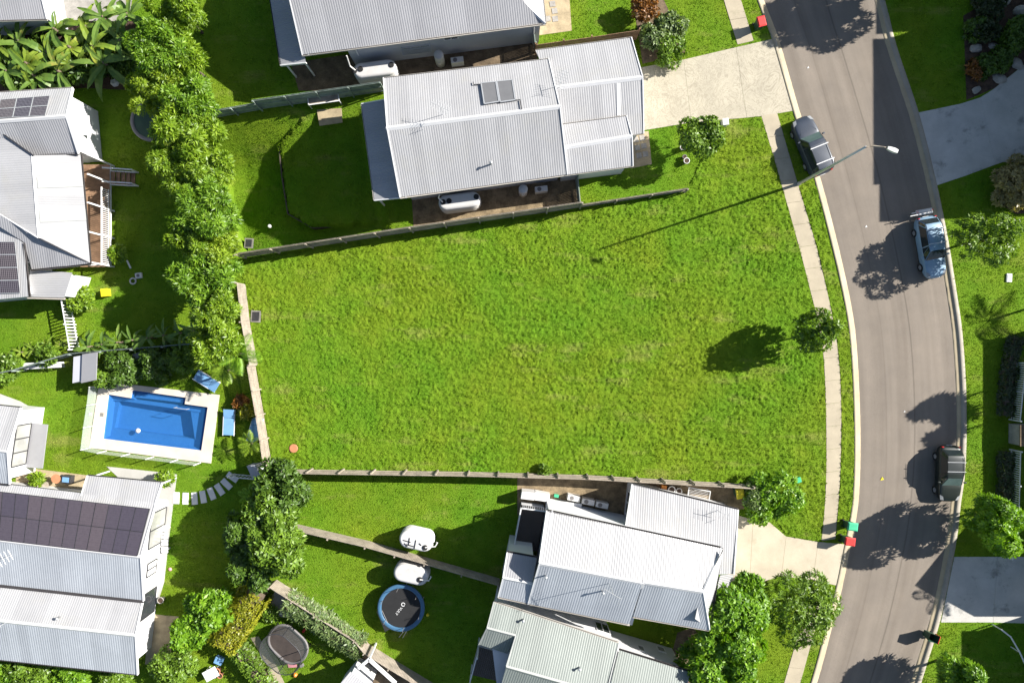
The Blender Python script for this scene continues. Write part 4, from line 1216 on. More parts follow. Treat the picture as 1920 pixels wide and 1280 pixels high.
# ---------- houses across the street, just outside the picture: they shade the east verge
def plain_house(label, x0, x1, y0, y1, eave, ridge, gable_x=True, mat='roof'):
    H = thing('house', label, 'house', ((x0 + x1) / 2, (y0 + y1) / 2, 0))
    MB().prism([(x0 + .3, y0 + .3), (x1 - .3, y0 + .3), (x1 - .3, y1 - .3), (x0 + .3, y1 - .3)], -.2, eave - .05).build('wall', M['wall'], H)
    ym = (y0 + y1) / 2
    if gable_x:      # ridge runs along x, gable ends face the street
        roof(H, [Vector((x0, y0, eave)), Vector((x1, y0, eave)), Vector((x1, ym, ridge)), Vector((x0, ym, ridge))], M[mat])
        roof(H, [Vector((x0, ym, ridge)), Vector((x1, ym, ridge)), Vector((x1, y1, eave)), Vector((x0, y1, eave))], M[mat])
        MB().add([(x0 + .3, y0, eave), (x0 + .3, y1, eave), (x0 + .3, ym, ridge - .05), (x0 + .45, y0, eave), (x0 + .45, y1, eave), (x0 + .45, ym, ridge - .05)],
                 [(0, 1, 2), (5, 4, 3), (0, 3, 4, 1), (1, 4, 5, 2), (2, 5, 3, 0)]).build('gable_wall', M['wall'], H)
    else:            # single pitch, high side towards the street
        roof(H, [Vector((x0, y0, ridge)), Vector((x1, y0, eave)), Vector((x1, y1, eave)), Vector((x0, y1, ridge))], M[mat])
        MB().box((x0 + .38, ym, (eave + ridge) / 2 - .05), (.15, y1 - y0 - .6, ridge - eave)).build('upper_wall', M['wall'], H)
    for k in range(3):
        y = y0 + (y1 - y0) * (k + .7) / 3.4
        window(H, (x0 + .3, y), (x0 + .3, y + 1.6), 0, .9, 2.2, (-1, 0))
    return H
plain_house('tall two-storey house across the street beyond the shaded driveway', 40.2, 53, 16.1, 27.3, 7.0, 8.0, False)
plain_house('lower wing of the tall house across the street', 40.2, 52, 13.1, 16.0, 6.8, 7.7, False)
plain_house('house across the street at the top right beyond the picture', 40.0, 53, 27.5, 40, 6.6, 7.7, False)
plain_house('low house behind the white picket fence across the street', 41.0, 54, -11.3, 1.8, 2.6, 3.2, False)
plain_house('gabled house beside the stained driveway across the street', 40.9, 54, -19.2, -11.6, 3.6, 6.4, True)
plain_house('house across the street at the bottom right beyond the picture', 40.9, 54, -34, -20.0, 3.4, 4.2, False)
# ================================================================== FENCES
def fence(label, px, h=1.8, mat='timber', bay=2.4, zf=None, side=1, rails=3, name='paling_fence', post_mat=None, z=0.0, gap=.012, pal=.1):
    """timber fence along ground pixels: posts, rails, palings; side: which side of the rails the palings are on"""
    pts = [Vector(W2(*p)) for p in px]
    root = thing(name, label, 'fence', (pts[0].x, pts[0].y, z))
    for i in range(len(pts) - 1):
        a, b = pts[i], pts[i + 1]; L = (b - a).length; n = max(1, round(L / bay))
        d = (b - a).normalized(); nr = Vector((-d.y, d.x)) * side; ang = math.atan2(d.y, d.x)
        for k in range(n + (1 if i == len(pts) - 2 else 0)):
            p = a.lerp(b, k / n)
            MB().box((p.x, p.y, z + h / 2), (.1, .1, h + .06), ang).build('post', M[post_mat or mat], root)
        for k in range(n):
            p, q = a.lerp(b, k / n), a.lerp(b, (k + 1) / n)
            o = nr * .065
            for r in range(rails):
                zz = z + .25 + (h - .4) * r / max(1, rails - 1)
                MB().bar((p.x + o.x, p.y + o.y, zz), (q.x + o.x, q.y + o.y, zz), .045, .08).build('rail', M[post_mat or mat], root)
            mb = MB(); o = nr * .1
            nb = max(2, int((q - p).length / (pal + gap)))
            for j in range(nb):
                c = p.lerp(q, (j + .5) / nb) + o
                mb.box((c.x, c.y, z + h / 2 + random.uniform(-.015, .015)), ((q - p).length / nb - gap, .018, h - .04), ang)
            tag(mb.build('paling_panel', M[mat], root), kind='stuff')
    return root

fence('long weathered timber fence between the vacant lawn and the upper house', [(462, 484), (775, 436), (1087, 391)], 2.1, 'timber', side=1)
fence('lower weathered fence end sloping to the street beside the vacant lawn', [(1087, 391), (1283, 361)], 1.1, 'timber', side=1, rails=2)
fence('short dark return fence between upper house and lawn fence', [(1081, 336), (1086, 389)], 1.7, 'timber_green', side=-1, rails=2)
fence('greenish low fence above the terraced back yard beside the tree row', [(402, 224), (492, 208)], 1.5, 'timber_green', side=1)
fence('greenish tall fence between the two upper houses', [(492, 207), (606, 191), (722, 174)], 2.0, 'timber_green', side=1)
fence('red-brown paling fence above the upper garage', [(1003, 100), (1105, 86), (1192, 73)], 1.7, 'timber_red', side=-1, rails=2)
fence('short dark fence across the passage beside the garage', [(1001, 62), (1004, 98)], 1.7, 'timber_green', side=-1, rails=2)
fence('pale weathered fence along the tree row at the left of the vacant lawn', [(458, 534), (466, 605), (481, 683)], 1.7, 'timber', side=1)
fence('pale weathered fence between the vacant lawn and the swimming pool', [(481, 684), (497, 775), (511, 866)], 1.7, 'timber', side=-1)
fence('long rail-and-post fence along the lower edge of the vacant lawn', [(528, 877), (880, 882), (1100, 888), (1240, 896), (1400, 905)], 1.7, 'timber', bay=2.25, side=-1)
fence('diagonal weathered fence running between two lower back yards', [(556, 984), (692, 1016), (800, 1047), (936, 1086)], 1.6, 'timber', side=1)
fence('diagonal overgrown fence beside the blue trampoline yard', [(518, 1088), (600, 1140), (672, 1186), (690, 1208), (735, 1236), (815, 1284)], 1.7, 'timber', side=1)
fence('dark fence behind the row of banana plants at the left', [(-40, 712), (50, 694), (152, 664), (378, 646)], 1.5, 'timber_green', side=1, rails=2)
fence('garden-bed edging fence beside the dark house passage', [(516, 1090), (500, 1112)], 1.2, 'timber', side=1, rails=2) if False else None

def picket(label, px, h=1.1, pitch=.16, w=.07, bay=2.2):
    pts = [Vector(W2(*p)) for p in px]
    root = thing('picket_fence', label, 'fence', (pts[0].x, pts[0].y, 0))
    for i in range(len(pts) - 1):
        a, b = pts[i], pts[i + 1]; L = (b - a).length; d = (b - a).normalized(); ang = math.atan2(d.y, d.x)
        n = max(1, round(L / bay))
        for k in range(n + 1):
            p = a.lerp(b, k / n); MB().box((p.x, p.y, h / 2 + .03), (.1, .1, h + .1), ang).build('post', M['white'], root)
        for k in range(n):
            p, q = a.lerp(b, k / n), a.lerp(b, (k + 1) / n)
            for zz in (.2, h - .08): MB().bar((*p, zz), (*q, zz), .05, .06).build('rail', M['white'], root)
            mb = MB(); nb = int((q - p).length / pitch)
            for j in range(1, nb): c = p.lerp(q, j / nb); mb.box((c.x, c.y, h / 2), (w, .025, h - .06), ang)
            tag(mb.build('pickets', M['white'], root), kind='stuff')
    return root
picket('white picket fence above the stone pier at the right edge', [(1903, 680), (1892, 786)], 1.2)
picket('white picket fence below the stone pier at the right edge', [(1893, 842), (1888, 1030), (1876, 1038)], 1.2)
picket('white slatted side fence by the porch of the left house', [(134, 562), (150, 655)], 1.3, .22, .09)
p = W(1897, 812); pier = thing('gate_pier', 'dark stone gate pier between the white picket fences', 'pier', p)
MB().box((p.x + .3, p.y, .6), (1.1, 1.5, 1.2)).build('pier_body', M['stone'], pier); MB().box((p.x + .3, p.y, 1.24), (1.2, 1.6, .08)).build('pier_cap', M['gravel_dark'], pier)
r = thing('handrail', 'bent white handrail at the lower right edge', 'handrail', W(1885, 1185))
MB().tube([W(1878, 1180, 1.0), W(1895, 1193, 1.0), W(1912, 1222, .9), W(1930, 1262, .7)], .06, 8).build('rail', M['white'], r)
for q, zz in (((1878, 1180), 1.0), ((1912, 1222), .9)):
    c = W(*q, zz); MB().tube([(c.x, c.y, 0), c], .05, 6).build('post', M['white'], r)

# glass pool fence
def pool_fence():
    root = thing('glass_pool_fence', 'frameless glass fence with white posts around the pool deck', 'fence', W(168, 839))
    run = [(184, 724), (180, 757), (173.5, 798), (168.5, 839), (199, 845), (243, 850.5), (288, 856), (333, 861.5), (376, 867)]
    P = [W(*p, .06) for p in run]
    for p in P: MB().box((p.x, p.y, .62), (.06, .06, 1.15)).build('post', M['white'], root)
    for a, b in zip(P[:-1], P[1:]):
        d = (b - a).normalized() * .06
        MB().bar(a + d + Vector((0, 0, .62)), b - d + Vector((0, 0, .62)), .012, 1.05).build('pane', M['pool_glass'], root)
pool_fence()
g = thing('pool_gate', 'white slatted gate at the end of the stepping stones', 'gate', W(440, 888))
A, B = W(440, 888), W(500, 893)
for k in range(2): MB().box((*(A.lerp(B, k)).xy, .65), (.1, .1, 1.3)).build('post', M['white'], g)
for zz in (.15, 1.2): MB().bar(A + Vector((0, 0, zz)), B + Vector((0, 0, zz)), .06, .08).build('rail', M['white'], g)
for k in range(1, 9): q = A.lerp(B, k / 9); MB().box((q.x, q.y, .68), (.09, .02, 1.0)).build('slat', M['white'], g)
s = thing('garden_shed', 'narrow pale grey shed roof beside the pool hedge', 'shed', W(168, 690))
MB().prism([W2(160, 668), W2(183, 664), W2(182, 710), W2(158, 716)], 0, 1.4).build('shed_body', M['wall_grey'], s)
MB().slab([W(154, 664, 1.55), W(182, 660, 1.7), W(180, 712, 1.7), W(152, 718, 1.55)], .06).build('shed_roof', M['roof'], s)
excl([W2(154, 660), W2(185, 660), W2(185, 715), W2(154, 718)])
o = MB().prism([W2(250, 664), W2(282, 658), W2(280, 676), W2(248, 680)], 0, .5).build('garden_box', M['wall_grey'], None); tag(o, 'pale grey garden box in the dark hedge above the pool', 'box')
o = MB().prism([W2(50, 680), W2(120, 678), W2(122, 688), W2(52, 692)], 0, .6).build('garden_wall', M['wall'], None); tag(o, 'low pale garden wall below the leafy hedge at left', 'wall')
o = MB().prism([W2(474, 868), W2(490, 866), W2(505, 900), W2(490, 905)], 0, 1.2).build('garden_wall', M['wall_grey'], None); tag(o, 'short grey wall beside the pool gate and shrub tree', 'wall')

# ================================================================== BINS
def bin_(label, px, rz, lid, body='dark_green', group=None, open_=False, s=1.0):
    c = W(*px, 1.06 * s)
    r = local_thing('wheelie_bin', label, 'bin', (c.x, c.y, 0), rz, group)
    def ring(w, l, z): return [(-w, -l, z), (w, -l, z), (w, l, z), (-w, l, z)]
    rs = [ring(.21 * s, .25 * s, .08 * s), ring(.24 * s, .29 * s, .6 * s), ring(.285 * s, .35 * s, 1.0 * s), ring(.30 * s, .365 * s, 1.0 * s), ring(.30 * s, .365 * s, 1.03 * s)]
    mb = MB(); vs = [p for q in rs for p in q]
    fs = [(3, 2, 1, 0)] + [(i * 4 + k, i * 4 + (k + 1) % 4, (i + 1) * 4 + (k + 1) % 4, (i + 1) * 4 + k) for i in range(4) for k in range(4)]
    if open_: fs += []
    else: fs += [(16, 17, 18, 19)]
    b = mb.add(vs, fs).build('body', M[body], r)
    if open_:
        MB().box((0, 0, .5 * s), (.4 * s, .5 * s, .02)).build('inside', M['black'], r)
        MB().box((0, .42 * s, .72 * s), (.58 * s, .05, .62 * s)).build('lid', M[lid], r, bevel=.015)
    else:
        L = MB(); z = 1.035 * s
        L.add([(-.31 * s, -.39 * s, z), (.31 * s, -.39 * s, z), (.31 * s, .38 * s, z), (-.31 * s, .38 * s, z), (-.31 * s, -.39 * s, z + .03), (.31 * s, -.39 * s, z + .03), (.31 * s, .38 * s, z + .03), (-.31 * s, .38 * s, z + .03),
               (-.24 * s, -.3 * s, z + .075 * s), (.24 * s, -.3 * s, z + .075 * s), (.24 * s, .3 * s, z + .09 * s), (-.24 * s, .3 * s, z + .09 * s)],
              [(3, 2, 1, 0), (0, 1, 5, 4), (1, 2, 6, 5), (2, 3, 7, 6), (3, 0, 4, 7), (4, 5, 9, 8), (5, 6, 10, 9), (6, 7, 11, 10), (7, 4, 8, 11), (8, 9, 10, 11)])
        L.build('lid', M[lid], r)
    MB().tube([(-.24 * s, .42 * s, 1.0 * s), (.24 * s, .42 * s, 1.0 * s)], .02, 6).build('handle', M[body], r)
    for sx in (-1, 1):
        MB().tube([(sx * .2 * s, .3 * s, .1 * s), (sx * .27 * s, .3 * s, .1 * s)], .1 * s, 12).build('wheel', M['black'], r)
    return r
bin_('red-lidded wheelie bin on the verge above the upper driveway', (1428, 40), .25, 'red')
bin_('green-lidded wheelie bin at the kerb of the lower driveway', (1599, 987), 1.45, 'green_bin')
bin_('red-lidded wheelie bin beside the green one at the lower driveway', (1594, 1015), 1.45, 'red')
bin_('dark wheelie bin with its lid swung open on the east kerb', (1752, 1197), -1.9, 'red', open_=True)
bin_('yellow-lidded wheelie bin beside the lower garage', (1388, 925), .15, 'yellow')
o = MB().box((*W2(1497, 900, .3), .15), (.45, .4, .3), .3).build('crate', M['green_bin'], None, bevel=.02); tag(o, 'small green crate in the shrub by the lower lawn corner', 'crate')
c = W(202, 549); r = thing('crate', 'bright yellow plastic crate on the shaded lawn at left', 'crate', c)
MB().box((c.x, c.y, .2), (.5, .56, .4), .12).build('crate_body', M['yellow'], r, bevel=.03); MB().box((c.x, c.y, .43), (.54, .6, .05), .12).build('rim', M['yellow'], r)
c = W(262, 517); r = thing('washing_machine_shell', 'discarded white appliance panel on the lawn at left', 'appliance', c)
MB().box((c.x, c.y, .12), (.48, .42, .24), .15).build('panel', M['plastic_white'], r, bevel=.03); MB().lathe([(.12, .25), (.12, .27)], (c.x, c.y, 0), 14).build('port', M['grey_pad'], r)
c = W(250, 527); mb = MB()
for k in range(20):
    t0, t1 = 2 * math.pi * k / 20, 2 * math.pi * (k + 1) / 20
    mb.tube([(c.x + .22 * math.cos(t0), c.y + .22 * math.sin(t0), .06), (c.x + .22 * math.cos(t1), c.y + .22 * math.sin(t1), .06)], .06, 6)
o = mb.build('ring', M['plastic_white'], None, True); tag(o, 'white plastic ring beside the appliance panel', 'ring')
o = MB().bar(W(238, 488, .1), W(245, 503, .08), .1, .08).build('plank', M['white'], None); tag(o, 'short white plank lying near the verandah shrub', 'plank')

# ================================================================== TANKS, UNITS
def tank(label, px, z, L, Wd, rz, lids, mat='tank', pipe=None):
    c = W(*px, z)
    r = thing('water_tank', label, 'water tank', (c.x, c.y, 0))
    b = MB().stadium((c.x, c.y, 0), L, Wd, [(.02, 0), (0, .05), (0, z - .14), (.05, z - .05), (.14, z), (.2, z)], rz, 10)
    b.build('tank_body', M[mat], r, True)
    for k in range(4):
        MB().stadium((c.x, c.y, z * (.18 + .2 * k)), L + .03, Wd + .03, [(.0, -.03), (-.01, 0), (.0, .03)], rz, 10).build('band', M[mat], r, True)
    for (x, y) in lids:
        q = W(x, y, z); d = MB().lathe([(.2, -.01), (.2, .05), (.17, .07), (.05, .07)], (q.x, q.y, z), 16).build('inlet_lid', M['black'], r)
    if pipe:
        q = [W(*p) for p in pipe]; MB().tube(q, .05, 8).build('inlet_pipe', M['plastic_white'], r)
    return r
tank('pale slimline water tank beside the upper house', (861, 376), 1.75, 3.1, 1.12, .13, [(831, 379), (842, 377), (893, 369)], pipe=[(830, 379, 1.9), (822, 371, 2.1), (824, 366, 3.0)])
tank('pale slimline water tank in the passage of the top house', (702, 128), 1.75, 3.2, 1.15, .13, [(665, 133), (676, 130), (734, 122)], pipe=[(666, 132, 1.9), (656, 124, 2.2), (650, 105, 3.3)])
tank('white oval water tank beside the diagonal fence', (780, 1014), 1.6, 2.55, 1.35, -.22, [(797, 1026)], 'plastic_white', pipe=[(797, 1026, 1.7), (816, 1024, 1.7), (820, 1017, 1.7), (818, 1016, .1)])
tank('bluish white oval water tank beside the blue trampoline', (770, 1078), 1.6, 2.6, 1.3, -.22, [(787, 1086)], 'tank', pipe=[(787, 1086, 1.7), (804, 1088, 1.7), (808, 1081, 1.7), (806, 1079, .1)])
t = [o for o in bpy.data.objects if o.name.startswith('water_tank')][2]
for k, (x0, y0, x1, y1) in enumerate(((756, 1012, 770, 1016), (762, 1020, 776, 1024), (768, 1008, 766, 1022), (780, 1012, 777, 1028), (786, 1018, 790, 1022), (758, 1018, 764, 1024))):
    MB().bar(W(x0, y0, 1.62), W(x1, y1, 1.62), .06, .05).build('lid_rib', M['dark_steel'], t)
def cyl(label, px, z, rad):
    c = W(*px, z); r = thing('hot_water_cylinder', label, 'hot water unit', (c.x, c.y, 0))
    MB().lathe([(rad, 0), (rad, z - .06), (rad * .85, z), (rad * .2, z + .02)], (c.x, c.y, 0), 20).build('cylinder', M['tank'], r, True); MB().box((c.x, c.y - rad, z * .5), (.2, .08, .4)).build('control_box', M['tank'], r)
cyl('round hot water cylinder beside the upper house wall', (981, 354), 1.5, .34); cyl('round hot water cylinder in the passage of the top house', (822, 102), 1.6, .36)
def acunit(label, px, rz, group=None, s=1.0, z=.75):
    c = W(*px, z); r = local_thing('air_conditioner', label, 'air conditioner', (c.x, c.y, 0), rz, group)
    MB().box((0, 0, z / 2), (.95 * s, .42 * s, z)).build('casing', M['plastic_white'], r, bevel=.02); MB().lathe([(.16, 0), (.16, .015)], (-.15, 0, z), 16).build('fan_grille', M['grey_pad'], r)
acunit('air conditioner box beside the upper house cylinder', (1015, 354), .13); acunit('air conditioner box in the passage of the top house', (857, 112), .13)
for p, t in (((1076, 934), 'leftmost'), ((1103, 941), 'middle'), ((1129, 947), 'rightmost')): acunit(t + ' of three air conditioners by the lower house courtyard', p, -.2, 'air conditioners in the courtyard')

# ================================================================== TRAMPOLINES
def round_trampoline(label, px, R, pad, poles=6, z=.85, text=None, mat_='black', net=True):
    c = W(*px, z); r = thing('trampoline', label, 'trampoline', (c.x, c.y, 0))
    MB().lathe([(R * .84, z - .02), (R * .84, z), (R * .2, z)], (c.x, c.y, 0), 48).build('jumping_mat', M[mat_], r)
    n = 48; mb = MB(); vs = []
    for rr, zz in ((R * .83, z + .03), (R * .85, z + .06), (R * .97, z + .06), (R, z + .02), (R, z - .08), (R * .83, z - .02)):
        for k in range(n): t = 2 * math.pi * k / n; vs.append((c.x + rr * math.cos(t), c.y + rr * math.sin(t), zz))
    mb.add(vs, [(i * n + k, i * n + (k + 1) % n, ((i + 1) % 6) * n + (k + 1) % n, ((i + 1) % 6) * n + k) for i in range(6) for k in range(n)])
    mb.build('safety_pad', M[pad], r, True)
    for k in range(poles):
        t = 2 * math.pi * (k + .3) / poles; x, y = c.x + R * .95 * math.cos(t), c.y + R * .95 * math.sin(t)
        MB().tube([(x, y, 0), (x, y, z)], .03, 6).build('leg', M['steel'], r)
        if net:
            t += .35; x, y = c.x + R * .84 * math.cos(t), c.y + R * .84 * math.sin(t)
            MB().tube([(x, y, z), (x, y, z + .75)], .02, 6).build('net_pole', M['grey_pad'], r)
    return r, c
tr, tc = round_trampoline('round trampoline with blue padded rim and VULY lettering', (752, 1139), 1.78, 'blue_pad', z=.85)
ex_c = W(752, 1139)
cu = bpy.data.curves.new('lettering', 'FONT'); cu.body = 'VULY'; cu.size = .28; cu.align_x = 'LEFT'; cu.align_y = 'CENTER'; cu.extrude = .002; cu.space_character = 1.05
q = W(753, 1138, .862); tmp = bpy.data.objects.new('lettering_curve', cu); COL.objects.link(tmp); bpy.context.view_layer.update()
me = bpy.data.meshes.new_from_object(tmp.evaluated_get(bpy.context.evaluated_depsgraph_get())); bpy.data.objects.remove(tmp)
me.name = 'lettering'; me.materials.clear(); lt = link('lettering', me, M['white'], tr, q); lt.rotation_euler = (0, 0, math.atan2(-.78, -.62))
q = W(756, 1132.5, .862); mb = MB(); vs = []
for rr in (.1, .15):
    for k in range(24): t = 2 * math.pi * k / 24; vs.append((q.x + rr * math.cos(t), q.y + rr * math.sin(t), .863))
mb.add(vs, [(k, 24 + k, 24 + (k + 1) % 24, (k + 1) % 24) for k in range(22)]); mb.build('ring_emblem', M['white'], tr)
MB().slab([W(706, 1146, .6), W(716, 1144, .9), W(732, 1178, .9), W(722, 1184, .5)], .04).build('step_board', M['grey_pad'], tr)
MB().tube([W(756, 1184, .9), W(748, 1194, .05)], .03, 6).build('ladder', M['steel'], tr); MB().tube([W(762, 1183, .9), W(755, 1195, .05)], .03, 6).build('ladder', M['steel'], tr)
tr, tc = round_trampoline('grey trampoline half hidden under the tree row at left', (284, 226), 1.6, 'grey_pad', 5, .7, mat_='dark_green', net=False)
# oval trampoline with a net
c = W(540, 1207, .7); rz = -.75; r = thing('trampoline', 'grey oval trampoline with a tall safety net', 'trampoline', (c.x, c.y, 0))
MB().stadium((c.x, c.y, .66), 3.1, 2.1, [(.0, 0), (.02, .03)], rz, 12).build('jumping_mat', M['deck'], r)
for nm, L_, W_, zz, mt, rad in (('pad_ring', 3.2, 2.2, .72, 'grey_pad', .11), ('top_hoop', 3.3, 2.3, 2.4, 'dark_steel', .035)):
    a_ = L_ / 2 - W_ / 2; pts = []
    for e, sg in ((a_, 1), (-a_, -1)):
        for k in range(13):
            t = -math.pi / 2 + math.pi * k / 12 + (0 if sg > 0 else math.pi); x, y = e + W_ / 2 * math.cos(t), W_ / 2 * math.sin(t)
            pts.append((c.x + x * math.cos(rz) - y * math.sin(rz), c.y + x * math.sin(rz) + y * math.cos(rz), zz))
    MB().tube(pts + [pts[0]], rad, 6).build(nm, M[mt], r, True)
    if nm == 'top_hoop': hoop = pts
mb = MB(); low = [(p[0], p[1], .75) for p in hoop]; n = len(hoop)
mb.add(low + hoop, [(k, (k + 1) % n, n + (k + 1) % n, n + k) for k in range(n)]); mb.build('safety_net', M['net'], r)
for k in (1, 5, 9, 14, 18, 22): MB().tube([(hoop[k][0], hoop[k][1], 0), hoop[k]], .03, 6).build('net_pole', M['dark_steel'], r)
o = MB().lathe([(1.1, 0), (1.15, .1), (1.1, .13), (.3, .12)], (*W2(536, 1128), 0), 24).build('round_pad', M['stone'], None); tag(o, 'round grey garden pad beside the overgrown fence', 'garden pad'); excl([(W(536, 1128).x + 1.1 * math.cos(t), W(536, 1128).y + 1.1 * math.sin(t)) for t in np.arange(0, 6.2, .4)])

# ================================================================== LOUNGERS AND GARDEN THINGS
def lounger(label, px, rz):
    c = W(*px, .35); r = local_thing('sun_lounger', label, 'sun lounger', (c.x, c.y, 0), rz, 'blue loungers by the pool')
    MB().add([(-.95, -.4, .32), (.35, -.4, .32), (.35, .4, .32), (-.95, .4, .32), (-.95, -.4, .36), (.35, -.4, .36), (.35, .4, .36), (-.95, .4, .36)], [(3, 2, 1, 0), (4, 5, 6, 7), (0, 1, 5, 4), (1, 2, 6, 5), (2, 3, 7, 6), (3, 0, 4, 7)]).build('seat', M['lounge_blue'], r)
    MB().slab([Vector((.37, -.4, .36)), Vector((1.0, -.4, .5)), Vector((1.0, .4, .5)), Vector((.37, .4, .36))], .04).build('backrest', M['lounge_blue'], r)
    for y in (-.42, .42): MB().bar((-1.0, y, .33), (1.0, y, .33), .05, .06).build('side_rail', M['white'], r)
    for x in (-.85, .8):
        for y in (-.4, .4): MB().box((x, y, .16), (.05, .05, .32)).build('leg', M['white'], r)
lounger('blue sun lounger lying askew above the pool corner', (387, 714), -.55); lounger('blue sun lounger standing beside the right end of the pool', (429, 792), 1.53); lounger('blue sun lounger half hidden by the palm at the fence', (478, 806), 1.3)

def rock(label, px, s, mat='stone', group=None):
    c = W(*px); bm = bmesh.new(); bmesh.ops.create_icosphere(bm, subdivisions=2, radius=s)
    rr = random.Random(int(px[0] * 7 + px[1]))
    ph = [rr.uniform(0, 6) for _ in range(6)]
    for v in bm.verts:
        k = 1 + .22 * math.sin(v.co.x / s * 2.3 + ph[0]) * math.cos(v.co.y / s * 2.6 + ph[1]) + .12 * math.sin(v.co.z / s * 4 + ph[2])
        v.co = Vector((v.co.x * k * 1.2, v.co.y * k * .9, max(-.1 * s, v.co.z * k * .65)))
    me = bpy.data.meshes.new('boulder'); bm.to_mesh(me); bm.free()
    o = link('boulder', me, M[mat], None, Vector((c.x, c.y, .02))); o.rotation_euler = (0, 0, rr.uniform(0, 6)); return tag(o, label, 'boulder', group)
for lab, p, s in (('brownish boulder nearest the lawn in the mulched bed', (1828, 92), .45), ('pale boulder in the middle of the mulched bed', (1862, 87), .3), ('pale boulder at the driveway edge of the mulched bed', (1874, 148), .42), ('small white boulder at the lower tip of the mulched bed', (1829, 170), .32),
                  ('boulder at the right edge beside the shaded driveway', (1907, 120), .4), ('large pale boulder at the top right edge', (1914, 24), .6), ('pale boulder at the very top of the mulched bed', (1886, 3), .35)): rock(lab, p, s)

def simple(name, label, cat, mb, mat, bevel=0, smooth=False): return tag(mb.build(name, M[mat], None, smooth, bevel=bevel), label, cat)
c = W(1356, 233); r = thing('utility_pillar', 'pale grey utility box on the verge below the upper driveway', 'utility box', c); MB().box((c.x, c.y, .3), (.4, .45, .6), .1).build('cabinet', M['plastic_white'], r, bevel=.02); MB().box((c.x, c.y, .62), (.46, .5, .05), .1).build('lid', M['plastic_white'], r)
c = W(1891, 521); r = thing('utility_pillar', 'small white utility pit lid on the east lawn', 'utility box', c); MB().box((c.x, c.y, .05), (.42, .65, .1), -.05).build('cabinet', M['white'], r, bevel=.02); MB().box((c.x, c.y, .11), (.3, .5, .02), -.05).build('lid', M['white'], r)
def grate(label, px, w, l, z=0):
    c = W(*px, z); r = thing('drain_grate', label, 'drain', c); MB().box((c.x, c.y, z + .02), (w + .2, l + .2, .06), -.08).build('surround', M['grate'], r)
    for k in range(6): MB().box((c.x - w / 2 + w * (k + .5) / 6, c.y, z + .06), (w / 9, l, .04), -.08).build('bar', M['dark_steel'], r)
    excl([(c.x + a, c.y + b) for a, b in ((-w * .7, -l * .7), (w * .7, -l * .7), (w * .7, l * .7), (-w * .7, l * .7))])
grate('square drain grate on the vacant lawn beside the left fence', (480, 593), .55, .7)
grate('dark drain grate in the low corner of the terraced yard', (467, 456), .5, .6, float(yard_z([W(467, 456).x], [W(467, 456).y])[0]))
c = W(551, 840); simple('manhole_cover', 'round terracotta coloured cover on the lawn near the lower left corner', 'manhole cover', MB().lathe([(.33, 0), (.33, .1), (.28, .12), (.1, .12)], c, 20), 'terracotta'); excl([(c.x + .3 * math.cos(t), c.y + .3 * math.sin(t)) for t in np.arange(0, 6.2, .6)])
zz = float(yard_z([W(507, 425).x], [W(507, 425).y])[0]); c = W(507, 425, zz); simple('pipe_cap', 'small white round cap on the terraced back yard', 'pipe cap', MB().lathe([(.14, 0), (.14, .25), (.1, .28)], c, 14), 'white', smooth=True)
# shelf on the fence and a sand-coloured board
r = thing('fence_shelf', 'white framed timber bench standing against the greenish fence', 'bench', W(605, 190))
P = [W(577, 184, .75), W(634, 176, .75), W(636, 189, .75), W(579, 197, .75)]
MB().slab(P, .05).build('bench_top', M['timber'], r)
for k in range(4): MB().bar(P[k], P[(k + 1) % 4], .07, .08).build('frame', M['white'], r); MB().tube([(P[k].x, P[k].y, -.3), P[k]], .03, 5).build('leg', M['white'], r)
c0 = [W(594, 206, -.1), W(640, 203, -.1), W(642, 230, -.25), W(599, 236, -.25)]; simple('plywood_board', 'sand coloured board lying on the grass below the bench', 'board', MB().slab(c0, .08), 'sand'); excl([(p.x, p.y) for p in c0])
# courtyard of the long house
c = W(105, 897, .7); r = thing('round_table', 'round terracotta coloured table in the sandy courtyard', 'table', (c.x, c.y, 0)); MB().lathe([(.34, .68), (.36, .72), (.1, .73)], (c.x, c.y, 0), 20).build('table_top', M['terracotta'], r); MB().lathe([(.22, 0), (.05, .06), (.05, .68)], (c.x, c.y, 0), 12).build('pedestal', M['dark_steel'], r)
c = W(123, 899, .5); r = thing('tub', 'square dark tub of blue water in the sandy courtyard', 'tub', (c.x, c.y, 0)); MB().box((c.x, c.y, .25), (.75, .6, .5), -.1).build('tub_body', M['dark_steel'], r, bevel=.03); MB().box((c.x, c.y, .505), (.5, .38, .02), -.1).build('water', M['lounge_blue'], r)
c = W(84, 909, .5); r = thing('garden_chair', 'dark round garden chair in the sandy courtyard', 'chair', (c.x, c.y, 0)); MB().lathe([(.25, .4), (.28, .45), (.1, .44)], (c.x, c.y, 0), 14).build('seat', M['timber'], r); MB().tube([(c.x - .25, c.y - .2, .45), (c.x - .3, c.y - .1, .85), (c.x - .3, c.y + .15, .85), (c.x - .25, c.y + .25, .45)], .03, 6).build('backrest', M['timber'], r)
for dx_, dy_ in ((-.2, -.2), (.2, -.2), (.2, .2), (-.2, .2)): MB().tube([(c.x + dx_, c.y + dy_, 0), (c.x + dx_, c.y + dy_, .42)], .02, 5).build('leg', M['timber'], r)
# white outdoor bench on the patio
c = W(305, 1010, .45); r = thing('patio_bench', 'white slatted bench on the patio beside the tall window', 'bench', (c.x, c.y, 0))
for k in range(8): MB().box((c.x + .15 - k * .0, c.y - .95 + k * .27, .45), (.5, .2, .04), .0).build('slat', M['white'], r)
for dy_ in (-.8, .8): MB().box((c.x + .15, c.y + dy_, .22), (.45, .06, .44)).build('leg', M['white'], r)
c = W(320, 1066); simple('toy', 'small pink toy on the grass beside the patio', 'toy', MB().lathe([(.1, 0), (.14, .08), (.03, .14)], c, 8), 'pink')
